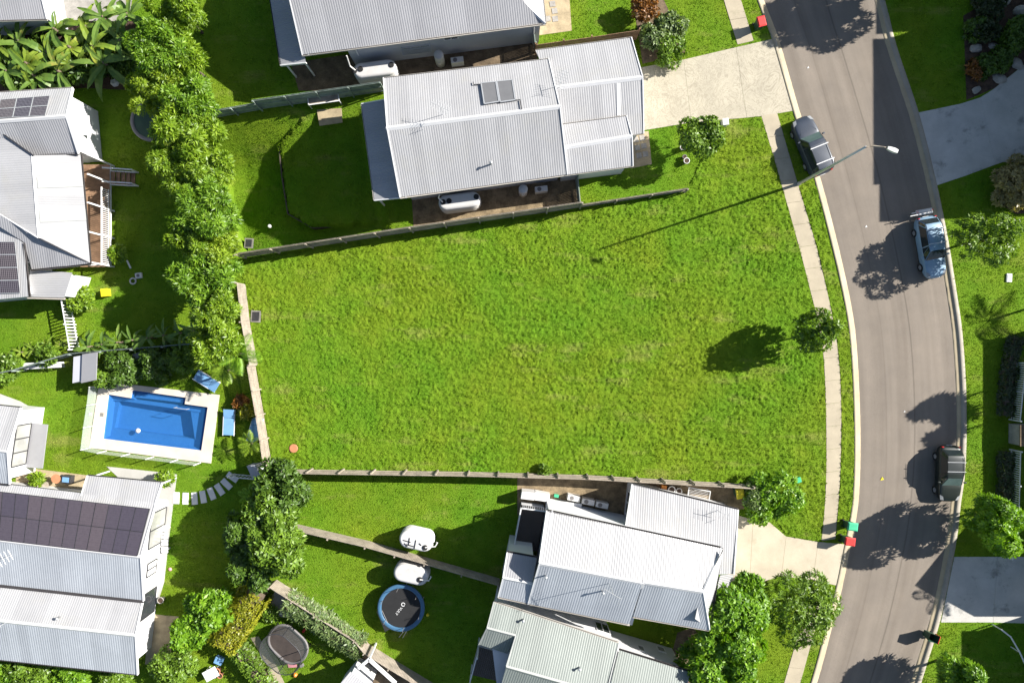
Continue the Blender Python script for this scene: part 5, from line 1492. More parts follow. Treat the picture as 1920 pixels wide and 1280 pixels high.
# toys
r = simple('play_mat', 'pink play mat beside the grey trampoline', 'mat', MB().slab([W(538, 1240, .06), W(552, 1243, .12), W(560, 1250, .05), W(541, 1251, .05)], .05), 'pink')
simple('toy', 'orange toy near the bottom edge', 'toy', MB().lathe([(.18, 0), (.15, .15), (.05, .22)], W(554, 1264), 6), 'orange'); simple('toy', 'small grey toy box beside the pink mat', 'toy', MB().box((*W2(567, 1245), .12), (.25, .22, .24), .5), 'grey_pad', .01)
simple('toy', 'red toy beside the grey trampoline net', 'toy', MB().box((*W2(571, 1180), .12), (.3, .18, .22), .9), 'red', .03); simple('ball', 'small yellow ball on the shaded lawn beside the blue trampoline', 'ball', MB().lathe([(.03, .0), (.1, .04), (.13, .12), (.1, .2), (.03, .25)], W(802, 1151), 12), 'yellow', smooth=True)
simple('ball', 'white ball on the dark lawn above the grey trampoline', 'ball', MB().lathe([(.03, .0), (.1, .04), (.13, .12), (.1, .2), (.03, .25)], W(527, 1148), 12), 'white', smooth=True)
simple('plastic_bag', 'crumpled white sheet under the big-leaved plants at left', 'sheet', MB().lathe([(.36, 0), (.33, .12), (.2, .25), (.05, .22)], W(216, 155), 7), 'plastic_white')
c = W(395, 1263, .6); r = thing('garden_table', 'white garden table at the bottom left among shrubs', 'table', (c.x, c.y, 0)); MB().box((c.x, c.y, .6), (1.1, .8, .05), .5).build('table_top', M['white'], r, bevel=.02)
for dx_, dy_ in ((-.3, -.3), (.3, -.3), (.3, .3), (-.3, .3)): MB().box((c.x + dx_, c.y + dy_, .29), (.05, .05, .58)).build('leg', M['white'], r)
c = W(408, 1240, .5); simple('cooler_box', 'pale blue cooler box beside the white garden table', 'cooler', MB().box((c.x, c.y, .22), (.6, .5, .44), -.4), 'lounge_blue', .03)
for lab, p, s_, mt in (('white pot nearest the driveway in the front garden row', (1278, 279), .2, 'plastic_white'), ('grey pot in the middle of the front garden row', (1282, 296), .16, 'grey_pad'), ('white pot at the lower end of the front garden row', (1285, 304), .22, 'plastic_white'), ('left white pot beside the lower garage wall', (1257, 915), .26, 'plastic_white'), ('right white pot beside the lower garage wall', (1271, 918), .22, 'plastic_white'),
                       ('stone pot at the patio corner by the lower window', (306, 1121), .24, 'stone'), ('terracotta pot beside the white garden table', (411, 1253), .26, 'terracotta'), ('smaller terracotta pot beside the cooler box', (416, 1262), .2, 'terracotta')):
    c = W(*p); r = thing('plant_pot', lab, 'pot', c); n = 18
    MB().lathe([(s_ * .7, 0), (s_, s_ * 1.7), (s_ * 1.08, s_ * 1.7), (s_ * 1.08, s_ * 1.9), (s_ * .85, s_ * 1.9), (s_ * .8, s_ * 1.6)], c, n).build('pot_body', M[mt], r, True); MB().lathe([(s_ * .8, 0), (s_ * .8, .01)], (c.x, c.y, s_ * 1.72), n).build('soil', M['mulch'], r)
c = W(1243, 912); simple('crate', 'small orange crate between the lower garage and fence', 'crate', MB().box((c.x, c.y, .2), (.42, .34, .4), -.2), 'orange', .02)
r = thing('wire_rack', 'white wire rack leaning between lower garage and fence', 'rack', W(1310, 926)); P = [W(1292, 913, 1.0), W(1332, 921, 1.0), W(1328, 944, .3), W(1289, 934, .3)]
for k in range(4): MB().bar(P[k], P[(k + 1) % 4], .06, .06).build('frame', M['white'], r)
for k in range(1, 8): MB().bar(P[0].lerp(P[3], k / 8), P[1].lerp(P[2], k / 8), .02, .02).build('wire', M['white'], r)
for p in ((1292, 913), (1332, 921)): c = W(*p, 1.0); MB().tube([(c.x, c.y, 0), c], .03, 5).build('leg', M['white'], r)
simple('gas_bottle', 'small green box beside the courtyard walls', 'box', MB().box((*W2(1043, 928), .15), (.35, .22, .3), -.2), 'green_bin', .02)

# ================================================================== STREET LAMP
def lamp():
    hb = W(1497, 345); ht = W(1674, 281, 10.8)
    r = thing('street_lamp', 'tall street lamp leaning out over the road beside the dark car', 'street lamp', hb)
    z = 10.8
    MB().lathe([(.14, 0), (.14, .25), (.1, .3), (.1, .4)], hb, 12).build('base', M['steel'], r)
    d = Vector((ht.x - hb.x, ht.y - hb.y, 0)); L = d.length; d.normalize()
    MB().tube([(hb.x, hb.y, 0), (hb.x, hb.y, 3), (hb.x, hb.y, z - .9)], [.12, .10, .07], 10).build('pole', M['steel'], r, True)
    top = Vector((hb.x, hb.y, z - .9))
    MB().tube([top - Vector((0, 0, .1)), top + d * .25 + Vector((0, 0, .5)), top + d * .7 + Vector((0, 0, .8)), Vector((ht.x, ht.y, z)) - d * .3], [.06, .055, .05, .045], 8).build('arm', M['timber'], r, True)
    mb = MB(); c = Vector((ht.x, ht.y, z)); s = Vector((-d.y, d.x, 0))
    ring = lambda k, w, zz: [c + d * (k - .35) + s * w + Vector((0, 0, zz)), c + d * (k - .35) - s * w + Vector((0, 0, zz))]
    st = [(0, .1, -.06, .07), (.18, .14, -.07, .08), (.42, .16, -.08, .08), (.66, .12, -.07, .05)]
    vs = []; fs = []
    for k, w, z0, z1 in st: a_, b_ = ring(k, w, z0); e_, f_ = ring(k, w * .8, z1); vs += [a_, b_, f_, e_]
    for i in range(3):
        for k in range(4): fs.append((i * 4 + k, i * 4 + (k + 1) % 4, (i + 1) * 4 + (k + 1) % 4, (i + 1) * 4 + k))
    fs += [(3, 2, 1, 0), (12, 13, 14, 15)]
    mb.add(vs, fs).build('lamp_head', M['plastic_white'], r)
lamp()

for lab, p, mt, sz in (('scrap of yellow litter on the road beside the black-green car', (1655, 897), 'yellow', .14), ('scrap of white paper on the road near the stone pier', (1697, 771), 'white', .07), ('scrap of white paper on the road above the dark wagon', (1516, 126), 'white', .08), ('scrap of white paper on the road near the blue wagon', (1625, 424), 'white', .09)):
    q = W(*p); zz = ROAD_Z + .055; simple('litter', lab, 'litter', MB().add([(q.x - sz, q.y - sz, zz), (q.x + sz, q.y - sz * .6, zz), (q.x, q.y + sz, zz + .03)], [(0, 1, 2)]), mt)
# ================================================================== CARS
def paint(name, c, rough=.42):
    m, nt, N, L, B = nodes_of(name)
    v = texco(N, L)
    col = ramp(N, L, noise(N, L, v, 1.5, 4), [(.3, tuple(x * .85 for x in c)), (.7, tuple(x * 1.1 for x in c))])
    col = mixc(N, L, ramp(N, L, noise(N, L, v, 9, 5, .8), [(.6, (0, 0, 0)), (.8, (.25, .25, .25))]), col, (.3, .28, .25))
    L.new(col, B.inputs['Base Color']); B.inputs['Roughness'].default_value = rough; B.inputs['Metallic'].default_value = .1
    B.inputs['Coat Weight'].default_value = .3; B.inputs['Coat Roughness'].default_value = .12
    return m
M['paint_dark'] = paint('dark_blue_grey_car_paint', (.032, .042, .062)); M['paint_blue'] = paint('light_steel_blue_car_paint', (.22, .34, .46)); M['paint_green'] = paint('black_green_car_paint', (.012, .018, .017))
M['car_glass'] = plain('car_glass', (.02, .028, .03), .04, .1); M['glass_green'] = plain('greenish_windscreen', (.10, .15, .14), .05, .15); M['rim'] = plain('alloy_rim', (.5, .5, .52), .3, .1, metal=.6); M['lamp_red'] = plain('red_lens', (.5, .02, .02), .15, .1); M['lamp_clear'] = plain('clear_lens', (.30, .31, .32), .1, .1)

def car(label, px, zc, rz, paint_, L, Wd, Hh, bel, hood, xs, xr, roofx, wb, glass_='car_glass', rack=False, name='parked_car'):
    """x forward. bel belt height, hood: bonnet height; xs windscreen base/roof x, xr rear glass roof/base x"""
    c = W(*px, zc)
    r = local_thing(name, label, 'car', (c.x, c.y, ROAD_Z + .02), rz)
    w = Wd / 2; hl = L / 2
    # lower body: stations from rear to front
    st = [(-hl, .58, .45, .62), (-hl + .07, .80, .40, bel - .12), (-hl + .3, .95, .28, bel), (-hl + .8, 1.0, .24, bel), (-.2, 1.0, .22, bel), (xs[0] - .1, 1.0, .22, bel - .01), (xs[0] + .15, .995, .22, hood + .06), (hl - .75, .97, .24, hood), (hl - .35, .88, .28, hood - .06), (hl - .1, .70, .34, hood - .16), (hl, .46, .42, hood - .32)]
    vs = []; fs = []
    for x, ws, b, t in st:
        ww = w * ws; m = b + (t - b) * .55
        prof = [(0, t + .02), (ww * .5, t + .015), (ww * .82, t - .01), (ww * .95, t - .07), (ww, m), (ww * .985, b + .12), (ww * .9, b), (0, b)]
        full = prof + [(-y, z) for y, z in prof[-2:0:-1]]
        vs += [(x, y, z) for y, z in full]
    n = 14
    for i in range(len(st) - 1):
        for k in range(n): fs.append((i * n + k, i * n + (k + 1) % n, (i + 1) * n + (k + 1) % n, (i + 1) * n + k))
    fs += [tuple(range(n)), tuple(range((len(st) - 1) * n, len(st) * n))[::-1]]
    body = MB().add(vs, fs).build('body', M[paint_], r, True)
    sd = body.modifiers.new('sub', 'SUBSURF'); sd.levels = 1; sd.render_levels = 2
    # cabin
    zt = Hh; wb_ = w * .93; wt = w * .70
    base = [(xs[0], wb_ * .95), (xs[0] - .5, wb_), (0, wb_ * 1.01), (xr[1] + .3, wb_ * .98), (xr[1], wb_ * .9)]
    top = [(xs[1], wt * .93), (xs[1] - .35, wt), (-.1, wt * 1.02), (xr[0] + .25, wt), (xr[0], wt * .95)]
    mb = MB(); vs = []
    zb = bel - .03
    for x, y in base: vs += [(x, y, zb), (x, -y, zb)]
    for i, (x, y) in enumerate(top): zz = zt - (.05, .01, 0, .01, .05)[i]; vs += [(x, y, zz), (x, -y, zz)]
    fs = []
    for i in range(4):
        a, b = 2 * i, 2 * i + 2
        fs += [(a, b, 10 + b, 10 + a), (b + 1, a + 1, 10 + a + 1, 10 + b + 1), (10 + a, 10 + b, 10 + b + 1, 10 + a + 1)]
    fs += [(1, 0, 10, 11), (8, 9, 19, 18)]
    mb.add(vs, fs); cab = mb.build('roof', M[paint_], r, True)
    bv = cab.modifiers.new('bevel', 'BEVEL'); bv.width = .09; bv.segments = 4; bv.limit_method = 'ANGLE'; bv.angle_limit = math.radians(25)
    V = [Vector(v) for v in vs]
    def pane(nm, q, mt, k=.1, out=.018, ks=None):
        """glass pane inset inside a quad of the cabin"""
        q = [Vector(p) for p in q]; cc = sum(q, Vector()) / 4; nn = newell(q)
        if nn.dot(cc - Vector((0, 0, bel + .1))) < 0: nn = -nn
        P = [p.lerp(cc, k) + nn * out for p in q]
        MB().slab([p for p in P], .012).build(nm, M[mt], r) if nn.z >= 0 else MB().poly(*P).build(nm, M[mt], r)
    pane('windscreen', (V[0], V[1], V[11], V[10]), glass_, .07); pane('rear_window', (V[8], V[9], V[19], V[18]), 'car_glass', .12)
    for sgn in (0, 1):
        for i in range(4):
            pane('side_window', (V[2 * i + sgn], V[2 * i + 2 + sgn], V[12 + 2 * i + sgn], V[10 + 2 * i + sgn]), 'car_glass', .09)
    # wheels
    for x in (wb / 2 + .05, -wb / 2 + .05):
        for s in (-1, 1):
            R_ = .33; y = s * (w - .1); mb = MB(); nn = 20; prof = [(.2, -.11), (.3, -.11), (R_, -.07), (R_, .07), (.3, .11), (.2, .11)]; vv = []; ff = []
            for rr, oy in prof:
                for k in range(nn): t = 2 * math.pi * k / nn; vv.append((x + rr * math.cos(t), y + oy, R_ + rr * math.sin(t)))
            for i in range(5):
                for k in range(nn): ff.append((i * nn + k, i * nn + (k + 1) % nn, (i + 1) * nn + (k + 1) % nn, (i + 1) * nn + k))
            wh = mb.add(vv, ff).build('wheel', M['black'], r, True)
            rm = MB(); vv = [(x, y + s * .09, R_)] + [(x + .21 * math.cos(2 * math.pi * k / 10) * (1 if k % 2 else .8), y + s * .105, R_ + .21 * math.sin(2 * math.pi * k / 10) * (1 if k % 2 else .8)) for k in range(10)]
            rm.add(vv, [(0, k + 1, (k + 1) % 10 + 1) for k in range(10)]); rm.build('rim', M['rim'], wh)
            MB().lathe([(.4, 0), (.4, .01)], (0, 0, 0), 16)
    # lights, mirrors, bumper
    for s in (-1, 1):
        MB().add([(hl - .42, s * w * .62, hood - .05), (hl - .12, s * w * .5, hood - .14), (hl - .16, s * w * .78, hood - .17), (hl - .55, s * w * .9, hood - .06), (hl - .3, s * w * .6, hood - .25)], [(0, 1, 2, 3), (0, 4, 1), (1, 4, 2), (2, 4, 3), (3, 4, 0)]).build('headlight', M['lamp_clear'], r)
        MB().box((-hl + .1, s * w * .72, bel - .15), (.08, .16, .2)).build('tail_light', M['lamp_red'], r, bevel=.03)
        MB().box((xs[0] - .25, s * (w + .09), bel + .06), (.12, .2, .13)).build('mirror', M[paint_], r, bevel=.03)
        if rack: MB().tube([(top[1][0], s * wt * .97, zt + .05), (xr[0] + .1, s * wt * .97, zt + .05)], .014, 6).build('roof_rail', M['dark_steel'], r)
    if rack:
        for x in (top[1][0] - .15, xr[0] + .45): MB().bar((x, -wt * 1.12, zt + .09), (x, wt * 1.12, zt + .09), .06 if rack is True else .04, .03).build('roof_bar', M['white' if rack is True else 'steel'], r)
    for a, b in (((hl - .9, .25), (xs[0] + .2, .42)),):
        for s in (-1, 1): MB().bar((a[0], s * a[1] * w * 1.6, hood + .022), (b[0], s * b[1] * w * 1.7, hood + .06), .02, .01).build('bonnet_crease', M[paint_], r)
    MB().box((hl + .0, 0, .45), (.03, .42, .11)).build('number_plate', M['white'], r)
    MB().bar((-hl - .01, -.22, .62), (-hl - .01, .22, .62), .02, .11).build('number_plate', M['white'], r)
    return r

# heading angles are measured from +x
car('dark blue-grey station wagon with white roof bars parked beside the street lamp', (1526, 271), 1.0, math.radians(112), 'paint_dark', 4.62, 1.80, 1.68, 1.02, .98, (.78, .18), (-1.98, -2.18), 0, 2.6, 'glass_green', True)
cb = car('light blue wagon with a bike carrier parked on the east side', (1752, 462), 1.0, math.radians(-80), 'paint_blue', 4.7, 1.76, 1.5, .95, .88, (.95, .3), (-1.7, -2.15), 0, 2.65, 'car_glass', True)
car('black-green hatchback parked low on the east kerb', (1785, 889), .9, math.radians(-91), 'paint_green', 4.25, 1.76, 1.48, .96, .9, (.85, .2), (-1.45, -1.85), 0, 2.55, 'glass_green', 'plain')
# bike carrier on the blue wagon's tail: a folded tray with plate, lamps and arms
MB().box((-2.72, 0, .62), (.42, 1.25, .12)).build('bike_carrier', M['plastic_white'], cb, bevel=.03)
for y in (-.55, .55): MB().box((-2.78, y, .7), (.12, .16, .1)).build('carrier_light', M['lamp_red'], cb)
for y in (-.2, .2): MB().tube([(-2.5, y, .65), (-2.55, y, 1.25), (-2.75, y * .4, 1.4)], .03, 6).build('carrier_arm', M['steel'], cb)
MB().bar((-2.55, -1.3, .95), (-2.6, .4, 1.0), .05, .05).build('carrier_bar', M['white'], cb); MB().bar((-2.75, -1.1, .85), (-2.8, .4, .9), .05, .05).build('carrier_bar', M['white'], cb)
MB().box((-2.35, 0, .5), (.4, .08, .08)).build('tow_bar', M['dark_steel'], cb)
# ================================================================== PLANTS
def rosettes(C, Nrm, k, length, width, droop=.35, spread=1.0, jitter=.25, flat_=0.0):
    """k leaves radiating from every centre C about its axis Nrm -> (verts, quads)"""
    n = len(C)
    up = np.tile([0., 0, 1], (n, 1)); ax = Nrm / np.linalg.norm(Nrm, axis=1)[:, None]
    a = np.cross(ax, up + RNG.normal(0, .3, (n, 3))); a /= np.linalg.norm(a, axis=1)[:, None] + 1e-9
    b = np.cross(ax, a)
    V = []; 
    ph = RNG.uniform(0, 6.28, n)
    for j in range(k):
        t = ph + 2 * np.pi * j / k + RNG.normal(0, .3, n)
        el = RNG.uniform(.1, .9, n) * spread
        d = (a * np.cos(t)[:, None] + b * np.sin(t)[:, None]) * np.cos(el)[:, None] + ax * np.sin(el)[:, None]
        d[:, 2] -= flat_ * .2
        l = length * RNG.uniform(1 - jitter, 1 + jitter, n)[:, None]; w = width * RNG.uniform(1 - jitter, 1 + jitter, n)[:, None]
        s = np.cross(d, ax + RNG.normal(0, .25, (n, 3))); s /= np.linalg.norm(s, axis=1)[:, None] + 1e-9
        tip = C + d * l; tip[:, 2] -= (droop * l[:, 0]) * RNG.uniform(.3, 1, n)
        mid = C + d * l * .5
        V.append(np.stack([C, mid + s * w / 2, tip, mid - s * w / 2], 1))
    V = np.concatenate(V)
    return V.reshape(-1, 3), np.arange(len(V) * 4).reshape(-1, 4)

def blob_points(blobs, dens, low=-.35):
    """points and normals on the outer surfaces of ellipsoid blobs (cx, cy, cz, rx, ry, rz)"""
    C = []; Nn = []
    B = np.array(blobs)
    for i, (x, y, z, rx, ry, rz) in enumerate(blobs):
        m = max(6, int(dens * 4 * math.pi * ((rx * ry) ** .8 + 2 * (rx * rz) ** .8) / 3))
        d = RNG.normal(0, 1, (m * 2, 3)); d /= np.linalg.norm(d, axis=1)[:, None]
        d = d[d[:, 2] > low][:m]
        r = RNG.uniform(.72, 1.08, len(d))[:, None]
        p = np.array([x, y, z]) + d * np.array([rx, ry, rz]) * r
        # drop points deep inside another blob
        keep = np.ones(len(p), bool)
        for j in range(len(B)):
            if j == i: continue
            q = (p - B[j, :3]) / B[j, 3:]
            keep &= (q ** 2).sum(1) > .45
        C.append(p[keep]); Nn.append((d / np.array([rx, ry, rz]))[keep])
    return np.concatenate(C), np.concatenate(Nn)

def make_blobs(cx, cy, cz, R, Rz, n, k=(.38, .55)):
    out = [(cx, cy, cz - Rz * .1, R * .5, R * .5, Rz * .55)]
    for i in range(n):
        t = 2 * math.pi * (i * .381966 + random.random() * .12); h = random.uniform(-.45, .75); rr = math.sqrt(max(.05, 1 - h * h)) * random.uniform(.4, .92)
        s = random.uniform(*k)
        out.append((cx + R * rr * math.cos(t), cy + R * rr * math.sin(t), cz + Rz * h * .72, R * s, R * s, max(Rz * s * .8, R * s * .6)))
    return out

LM = {}
LM['lime'] = leaf_mat('lime_green_leaves', (.07, .17, .008), (.31, .46, .03), 1.0, .45, (.46, .58, .08))
LM['lime_fine'] = leaf_mat('yellowish_fine_leaves', (.08, .18, .008), (.34, .47, .03), 1.0, .45, (.48, .54, .09))
LM['lime_deep'] = leaf_mat('fresh_green_leaves', (.05, .15, .008), (.25, .42, .03), 1.0, .45, (.38, .54, .06))
LM['mid'] = leaf_mat('mid_green_leaves', (.045, .11, .010), (.20, .33, .028), 1.0, .35)
LM['dark'] = leaf_mat('dark_green_leaves', (.028, .07, .010), (.11, .20, .022), 1.0, .3)
LM['blue'] = leaf_mat('grey_green_leaves', (.06, .11, .035), (.22, .30, .10), 1.0, .3)
LM['yellow'] = leaf_mat('yellow_green_hedge_leaves', (.12, .16, .008), (.33, .33, .02), 1.5, .3, (.38, .30, .03))
LM['bright'] = leaf_mat('bright_green_leaves', (.06, .18, .008), (.25, .45, .025), 1.0, .45, (.36, .52, .05))
LM['rust'] = leaf_mat('rust_red_leaves', (.12, .06, .015), (.33, .14, .03), 1.5, .3)
LM['straw'] = leaf_mat('straw_coloured_leaves', (.18, .15, .05), (.42, .36, .16), 1.5, .3)
LM['deep'] = leaf_mat('deep_green_shrub_leaves', (.020, .032, .012), (.05, .08, .025), 1.5, .25, (.12, .06, .03))
LM['banana'] = leaf_mat('banana_leaf', (.04, .12, .02), (.17, .27, .045), 1.2, .35, (.34, .30, .06))
LM['banana_lime'] = leaf_mat('lime_banana_leaf', (.08, .17, .015), (.27, .36, .04), 1.2, .35, (.42, .36, .05))

def trunk(parent, base, top, r0, limbs=4, spread=.6):
    base, top = Vector(base), Vector(top); mb = MB()
    m = base.lerp(top, .55) + Vector((random.uniform(-.1, .1), random.uniform(-.1, .1), 0))
    mb.tube([base, m, top], [r0, r0 * .75, r0 * .4], 8)
    for k in range(limbs):
        t = 2 * math.pi * k / limbs + random.random(); a = base.lerp(top, random.uniform(.5, .8)); h = (top - base).length
        mb.tube([a, a + Vector((math.cos(t) * spread * .5, math.sin(t) * spread * .5, h * .18)), a + Vector((math.cos(t) * spread, math.sin(t) * spread, h * .3))], [r0 * .45, r0 * .3, r0 * .12], 6)
    mb.build('trunk', M['bark'], parent, True)

def crown(parent, blobs, mat, dens, k, length, width, droop=.35, spread=1.0, name='crown', low=-.35):
    C, Nn = blob_points(blobs, dens, low)
    v, f = rosettes(C, Nn, k, length, width, droop, spread)
    ti = np.tile(RNG.uniform(0, 1, len(C)) * .5, k) + RNG.uniform(0, .5, len(f))
    return mesh_np(name, v, f, LM[mat], parent, tint=ti)

def tree(label, px, zc, R, Rz, mat, name='tree', dens=9, k=8, length=.3, width=.1, nb=9, cat='tree', base=None, z0=0.0, droop=.35, r0=.12, group=None, ksz=(.38, .55), spread=1.0, low=-.35):
    c = W(*px, zc)
    b = Vector((c.x, c.y, z0)) if base is None else W(*base, z0)
    t = thing(name, label, cat, b, group)
    trunk(t, b, (c.x, c.y, zc + Rz * .3), r0, 4, R * .5)
    crown(t, make_blobs(c.x, c.y, zc, R, Rz, nb, ksz), mat, dens, k, length, width, droop, spread, low=low)
    return t

# the row of bright trees behind the vacant lot
ROW = [('topmost tree of the bright boundary row at the upper edge', (335, 18), 52), ('tree of the bright row beside the big-leaved plants', (296, 92), 50), ('tree of the bright row right of the big-leaved plants', (344, 110), 40),
       ('tree of the bright row above the half hidden trampoline', (300, 172), 56), ('tree of the bright row facing the greenish low fence', (358, 190), 44), ('tree of the bright row overhanging the grey trampoline', (350, 250), 54),
       ('tree of the bright row just below the grey trampoline', (338, 318), 52), ('tree of the bright row beside the terraced yard', (390, 320), 42), ('tree of the bright row left of the white pipe cap', (388, 395), 56), ('tree of the bright row jutting into the shaded lawn', (358, 444), 40),
       ('tree of the bright row at the corner of the long fence', (402, 468), 46), ('tree of the bright row above the pale fence', (388, 522), 54), ('tree of the bright row beside the lawn drain', (402, 588), 50), ('lowest tree of the bright row near the palm', (408, 640), 42)]
for i, (lab, p, r) in enumerate(ROW):
    zc = 3.7 + .5 * math.sin(i * 1.7)
    R = r / 26.2
    tree(lab, p, zc, R, R * 1.0, ('lime', 'lime_deep', 'lime', 'lime_fine', 'lime_deep', 'lime', 'lime')[i % 7], dens=(15, 12, 11)[i % 3], k=10, length=(.30, .38, .42)[i % 3], width=(.08, .095, .1)[i % 3], nb=15, droop=.25, group='row of bright green trees', ksz=(.22, .38), spread=1.1)

tree('small rounded street tree on the verge of the vacant lawn', (1534, 619), 2.7, 1.35, 3.3, 'mid', name='street_tree', base=(1528, 624), dens=12, k=6, length=.24, width=.12, nb=11, r0=.07)
tree('round dark street tree beside the lower driveway', (1503, 1138), 3.0, 2.2, 1.7, 'mid', name='street_tree', base=(1492, 1120), dens=11, k=7, length=.32, width=.09, nb=12, r0=.1)
for lab, p, r, zc in (('large bright tree filling the lower front garden', (1360, 1160), 78, 3.6), ('bright tree at the bottom edge of the front garden', (1345, 1245), 72, 3.4), ('bright tree nearest the lower house corner', (1400, 1125), 44, 3.0)):
    tree(lab, p, zc, r / 26.5, r / 26.5 * .9, 'bright', dens=11, k=8, length=.36, width=.16, nb=13, r0=.16, ksz=(.28, .42))
tree('spreading small-leaved tree on the east lawn beside the blue wagon', (1850, 448), 2.9, 2.1, 2.3, 'mid', dens=8, k=6, length=.3, width=.1, nb=11, r0=.1, ksz=(.3, .42))
tree('bright green tree against the lower white picket fence', (1870, 982), 3.0, 1.7, 3.0, 'bright', dens=13, k=7, length=.34, width=.12, nb=12, r0=.1)
tree('bright green tree at the bottom right edge', (1800, 1272), 2.8, 1.3, 1.8, 'bright', dens=13, k=7, length=.34, width=.12, nb=10)
tree('tall leafy tree just beyond the top right edge', (1795, -98), 4.4, 2.3, 2.9, 'bright', dens=10, k=7, length=.36, width=.13, nb=14, r0=.16)
tree('rounded dark garden tree below the upper driveway', (1312, 262), 2.4, 1.45, 1.7, 'mid', dens=13, k=7, length=.26, width=.12, nb=10, base=(1306, 272), r0=.07)
tree('leafy shrub at the lower corner of the vacant lawn', (1455, 935), 1.0, 1.8, .9, 'bright', name='shrub', cat='shrub', dens=10, k=6, length=.3, width=.13, nb=12, r0=.05)
tree('small leafy shrub left of the larger corner shrub', (1420, 930), 1.0, .9, .9, 'blue', name='shrub', cat='shrub', dens=15, k=6, length=.28, width=.12, nb=8, r0=.05)
# dark trees by the pool gate
for lab, p, r, zc, mt in (('dark tree beside the pool gate', (530, 915), 50, 3.0, 'dark'), ('dark tree in the middle of the clump below the pool gate', (500, 965), 50, 3.3, 'mid'), ('broad dark tree of the clump above the yellow hedge', (525, 1025), 54, 3.2, 'mid'), ('feathery dark tree at the left of the clump', (462, 1005), 40, 3.0, 'dark'), ('lowest dark tree of the clump above the yellow hedge', (480, 1062), 42, 2.8, 'dark')):
    tree(lab, p, zc, r / 26.2, r / 26.2, mt, dens=12, k=7, length=.36, width=.14, nb=12, r0=.12, ksz=(.3, .44))
for lab, p, r, zc in (('lime shrub tree on the lawn of the long solar house', (392, 1140), 40, 1.7), ('lime shrub below the larger one at the lower left', (358, 1185), 34, 1.6)):
    tree(lab, p, zc, r / 25.4, r / 25.4 * .8, 'bright', dens=12, k=7, length=.4, width=.2, nb=12, r0=.08, ksz=(.26, .4))
def shrub(label, px, z, R, mat, Rz=None, dens=14, k=6, length=.28, width=.12, nb=8, group=None, **kw):
    return tree(label, px, z, R, Rz or R * .8, mat, name='shrub', cat='shrub', dens=dens, k=k, length=length, width=width, nb=nb, r0=.04, group=group, **kw)
for a in (('leafy shrub at the bottom edge below the solar house', (330, 1245), .8, 1.5, 'mid'), ('wide shrub bed along the bottom left edge', (60, 1268), .6, 1.6, 'mid'), ('shrub on the bottom left edge next to the wide one', (130, 1272), .6, 1.3, 'bright'), ('small shrub at the left of the bottom edge row', (5, 1262), .6, 1.1, 'bright'), ('shrub at the end of the bottom edge row', (215, 1276), .5, 1.0, 'mid'),
          ('rust-leaved shrub above the upper driveway', (1208, 12), 1.2, .9, 'rust'), ('grey-green shrub beside the upper garage', (1222, 70), 1.0, 1.0, 'blue'), ('leafy green shrub at the edge of the upper driveway', (1255, 95), .8, 1.1, 'mid'), ('sparse shrub above the upper driveway', (1256, 52), .9, 1.0, 'blue'),
          ('straw-coloured grassy shrub by the shaded driveway', (1898, 352), .8, 1.5, 'straw'), ('smaller straw shrub at the right edge', (1918, 320), .7, 1.0, 'straw'),
         
          ('low dark shrub in the mulched bed near the boulders', (1850, 60), .4, .9, 'deep'), ('grey-green shrub in the mulched bed', (1890, 75), .4, .9, 'dark'), ('dark shrub at the top of the mulched bed', (1855, 15), .4, 1.0, 'deep'), ('dark shrub at the driveway side of the mulched bed', (1845, 125), .35, .8, 'dark'),
          ('low shrub between the pale boulders of the mulched bed', (1880, 110), .35, .8, 'dark'), ('sprawling low shrub at the right of the mulched bed', (1905, 60), .4, 1.1, 'dark'), ('low brown shrub at the left of the mulched bed', (1826, 130), .3, .6, 'rust'), ('low shrub at the upper left of the mulched bed', (1828, 55), .35, .8, 'dark'), ('yellowish shrub beside the slatted side fence', (152, 562), .9, .85, 'lime'), ('small shrub by the verandah corner', (222, 476), .7, .6, 'lime'), ('shrub at the pool corner beside the shed', (192, 706), .9, .8, 'mid'), ('dark hedge shrub above the pool', (232, 690), .8, 1.2, 'dark'), ('dark hedge shrub above the pool centre', (300, 680), .8, 1.3, 'dark'), ('dark hedge shrub near the tree row end', (345, 672), .9, 1.0, 'mid'),
          ('green shrub at the left edge above the pool house', (12, 690), .7, 1.1, 'mid'), ('shrub beside the low garden wall', (90, 668), .6, .9, 'mid'), ('courtyard shrub beside the round table', (68, 899), .6, .5, 'lime'), ('palm-like shrub at the patio corner pot', (311, 898), .7, .55, 'lime'),
          ('orange-flowered shrub nearest the lounger', (452, 752), .5, .45, 'rust'), ('yellow-flowered shrub beside the pool fence', (462, 772), .5, .5, 'yellow'), ('small tuft of weeds against the lower lawn fence', (1020, 882), .3, .4, 'mid'), ('small fern beside the yellow hedge', (505, 1150), .4, .5, 'mid')):
    shrub(*a)
for i, (p, r) in enumerate((((18, 118), 1.5), ((62, 105), 1.4), ((105, 125), 1.5), ((150, 115), 1.5), ((195, 80), 1.5), ((222, 115), 1.3), ((40, 150), 1.2))):
    shrub(('dark undergrowth at the left edge of the banana bed', 'dark undergrowth second from the left in the banana bed', 'dark undergrowth in the middle of the banana bed', 'dark undergrowth right of the middle of the banana bed', 'dark undergrowth by the stone court in the banana bed', 'dark undergrowth beside the bright row in the banana bed', 'dark undergrowth above the solar roof')[i], p, .7, r, 'dark', dens=10, k=5, length=.5, width=.14)

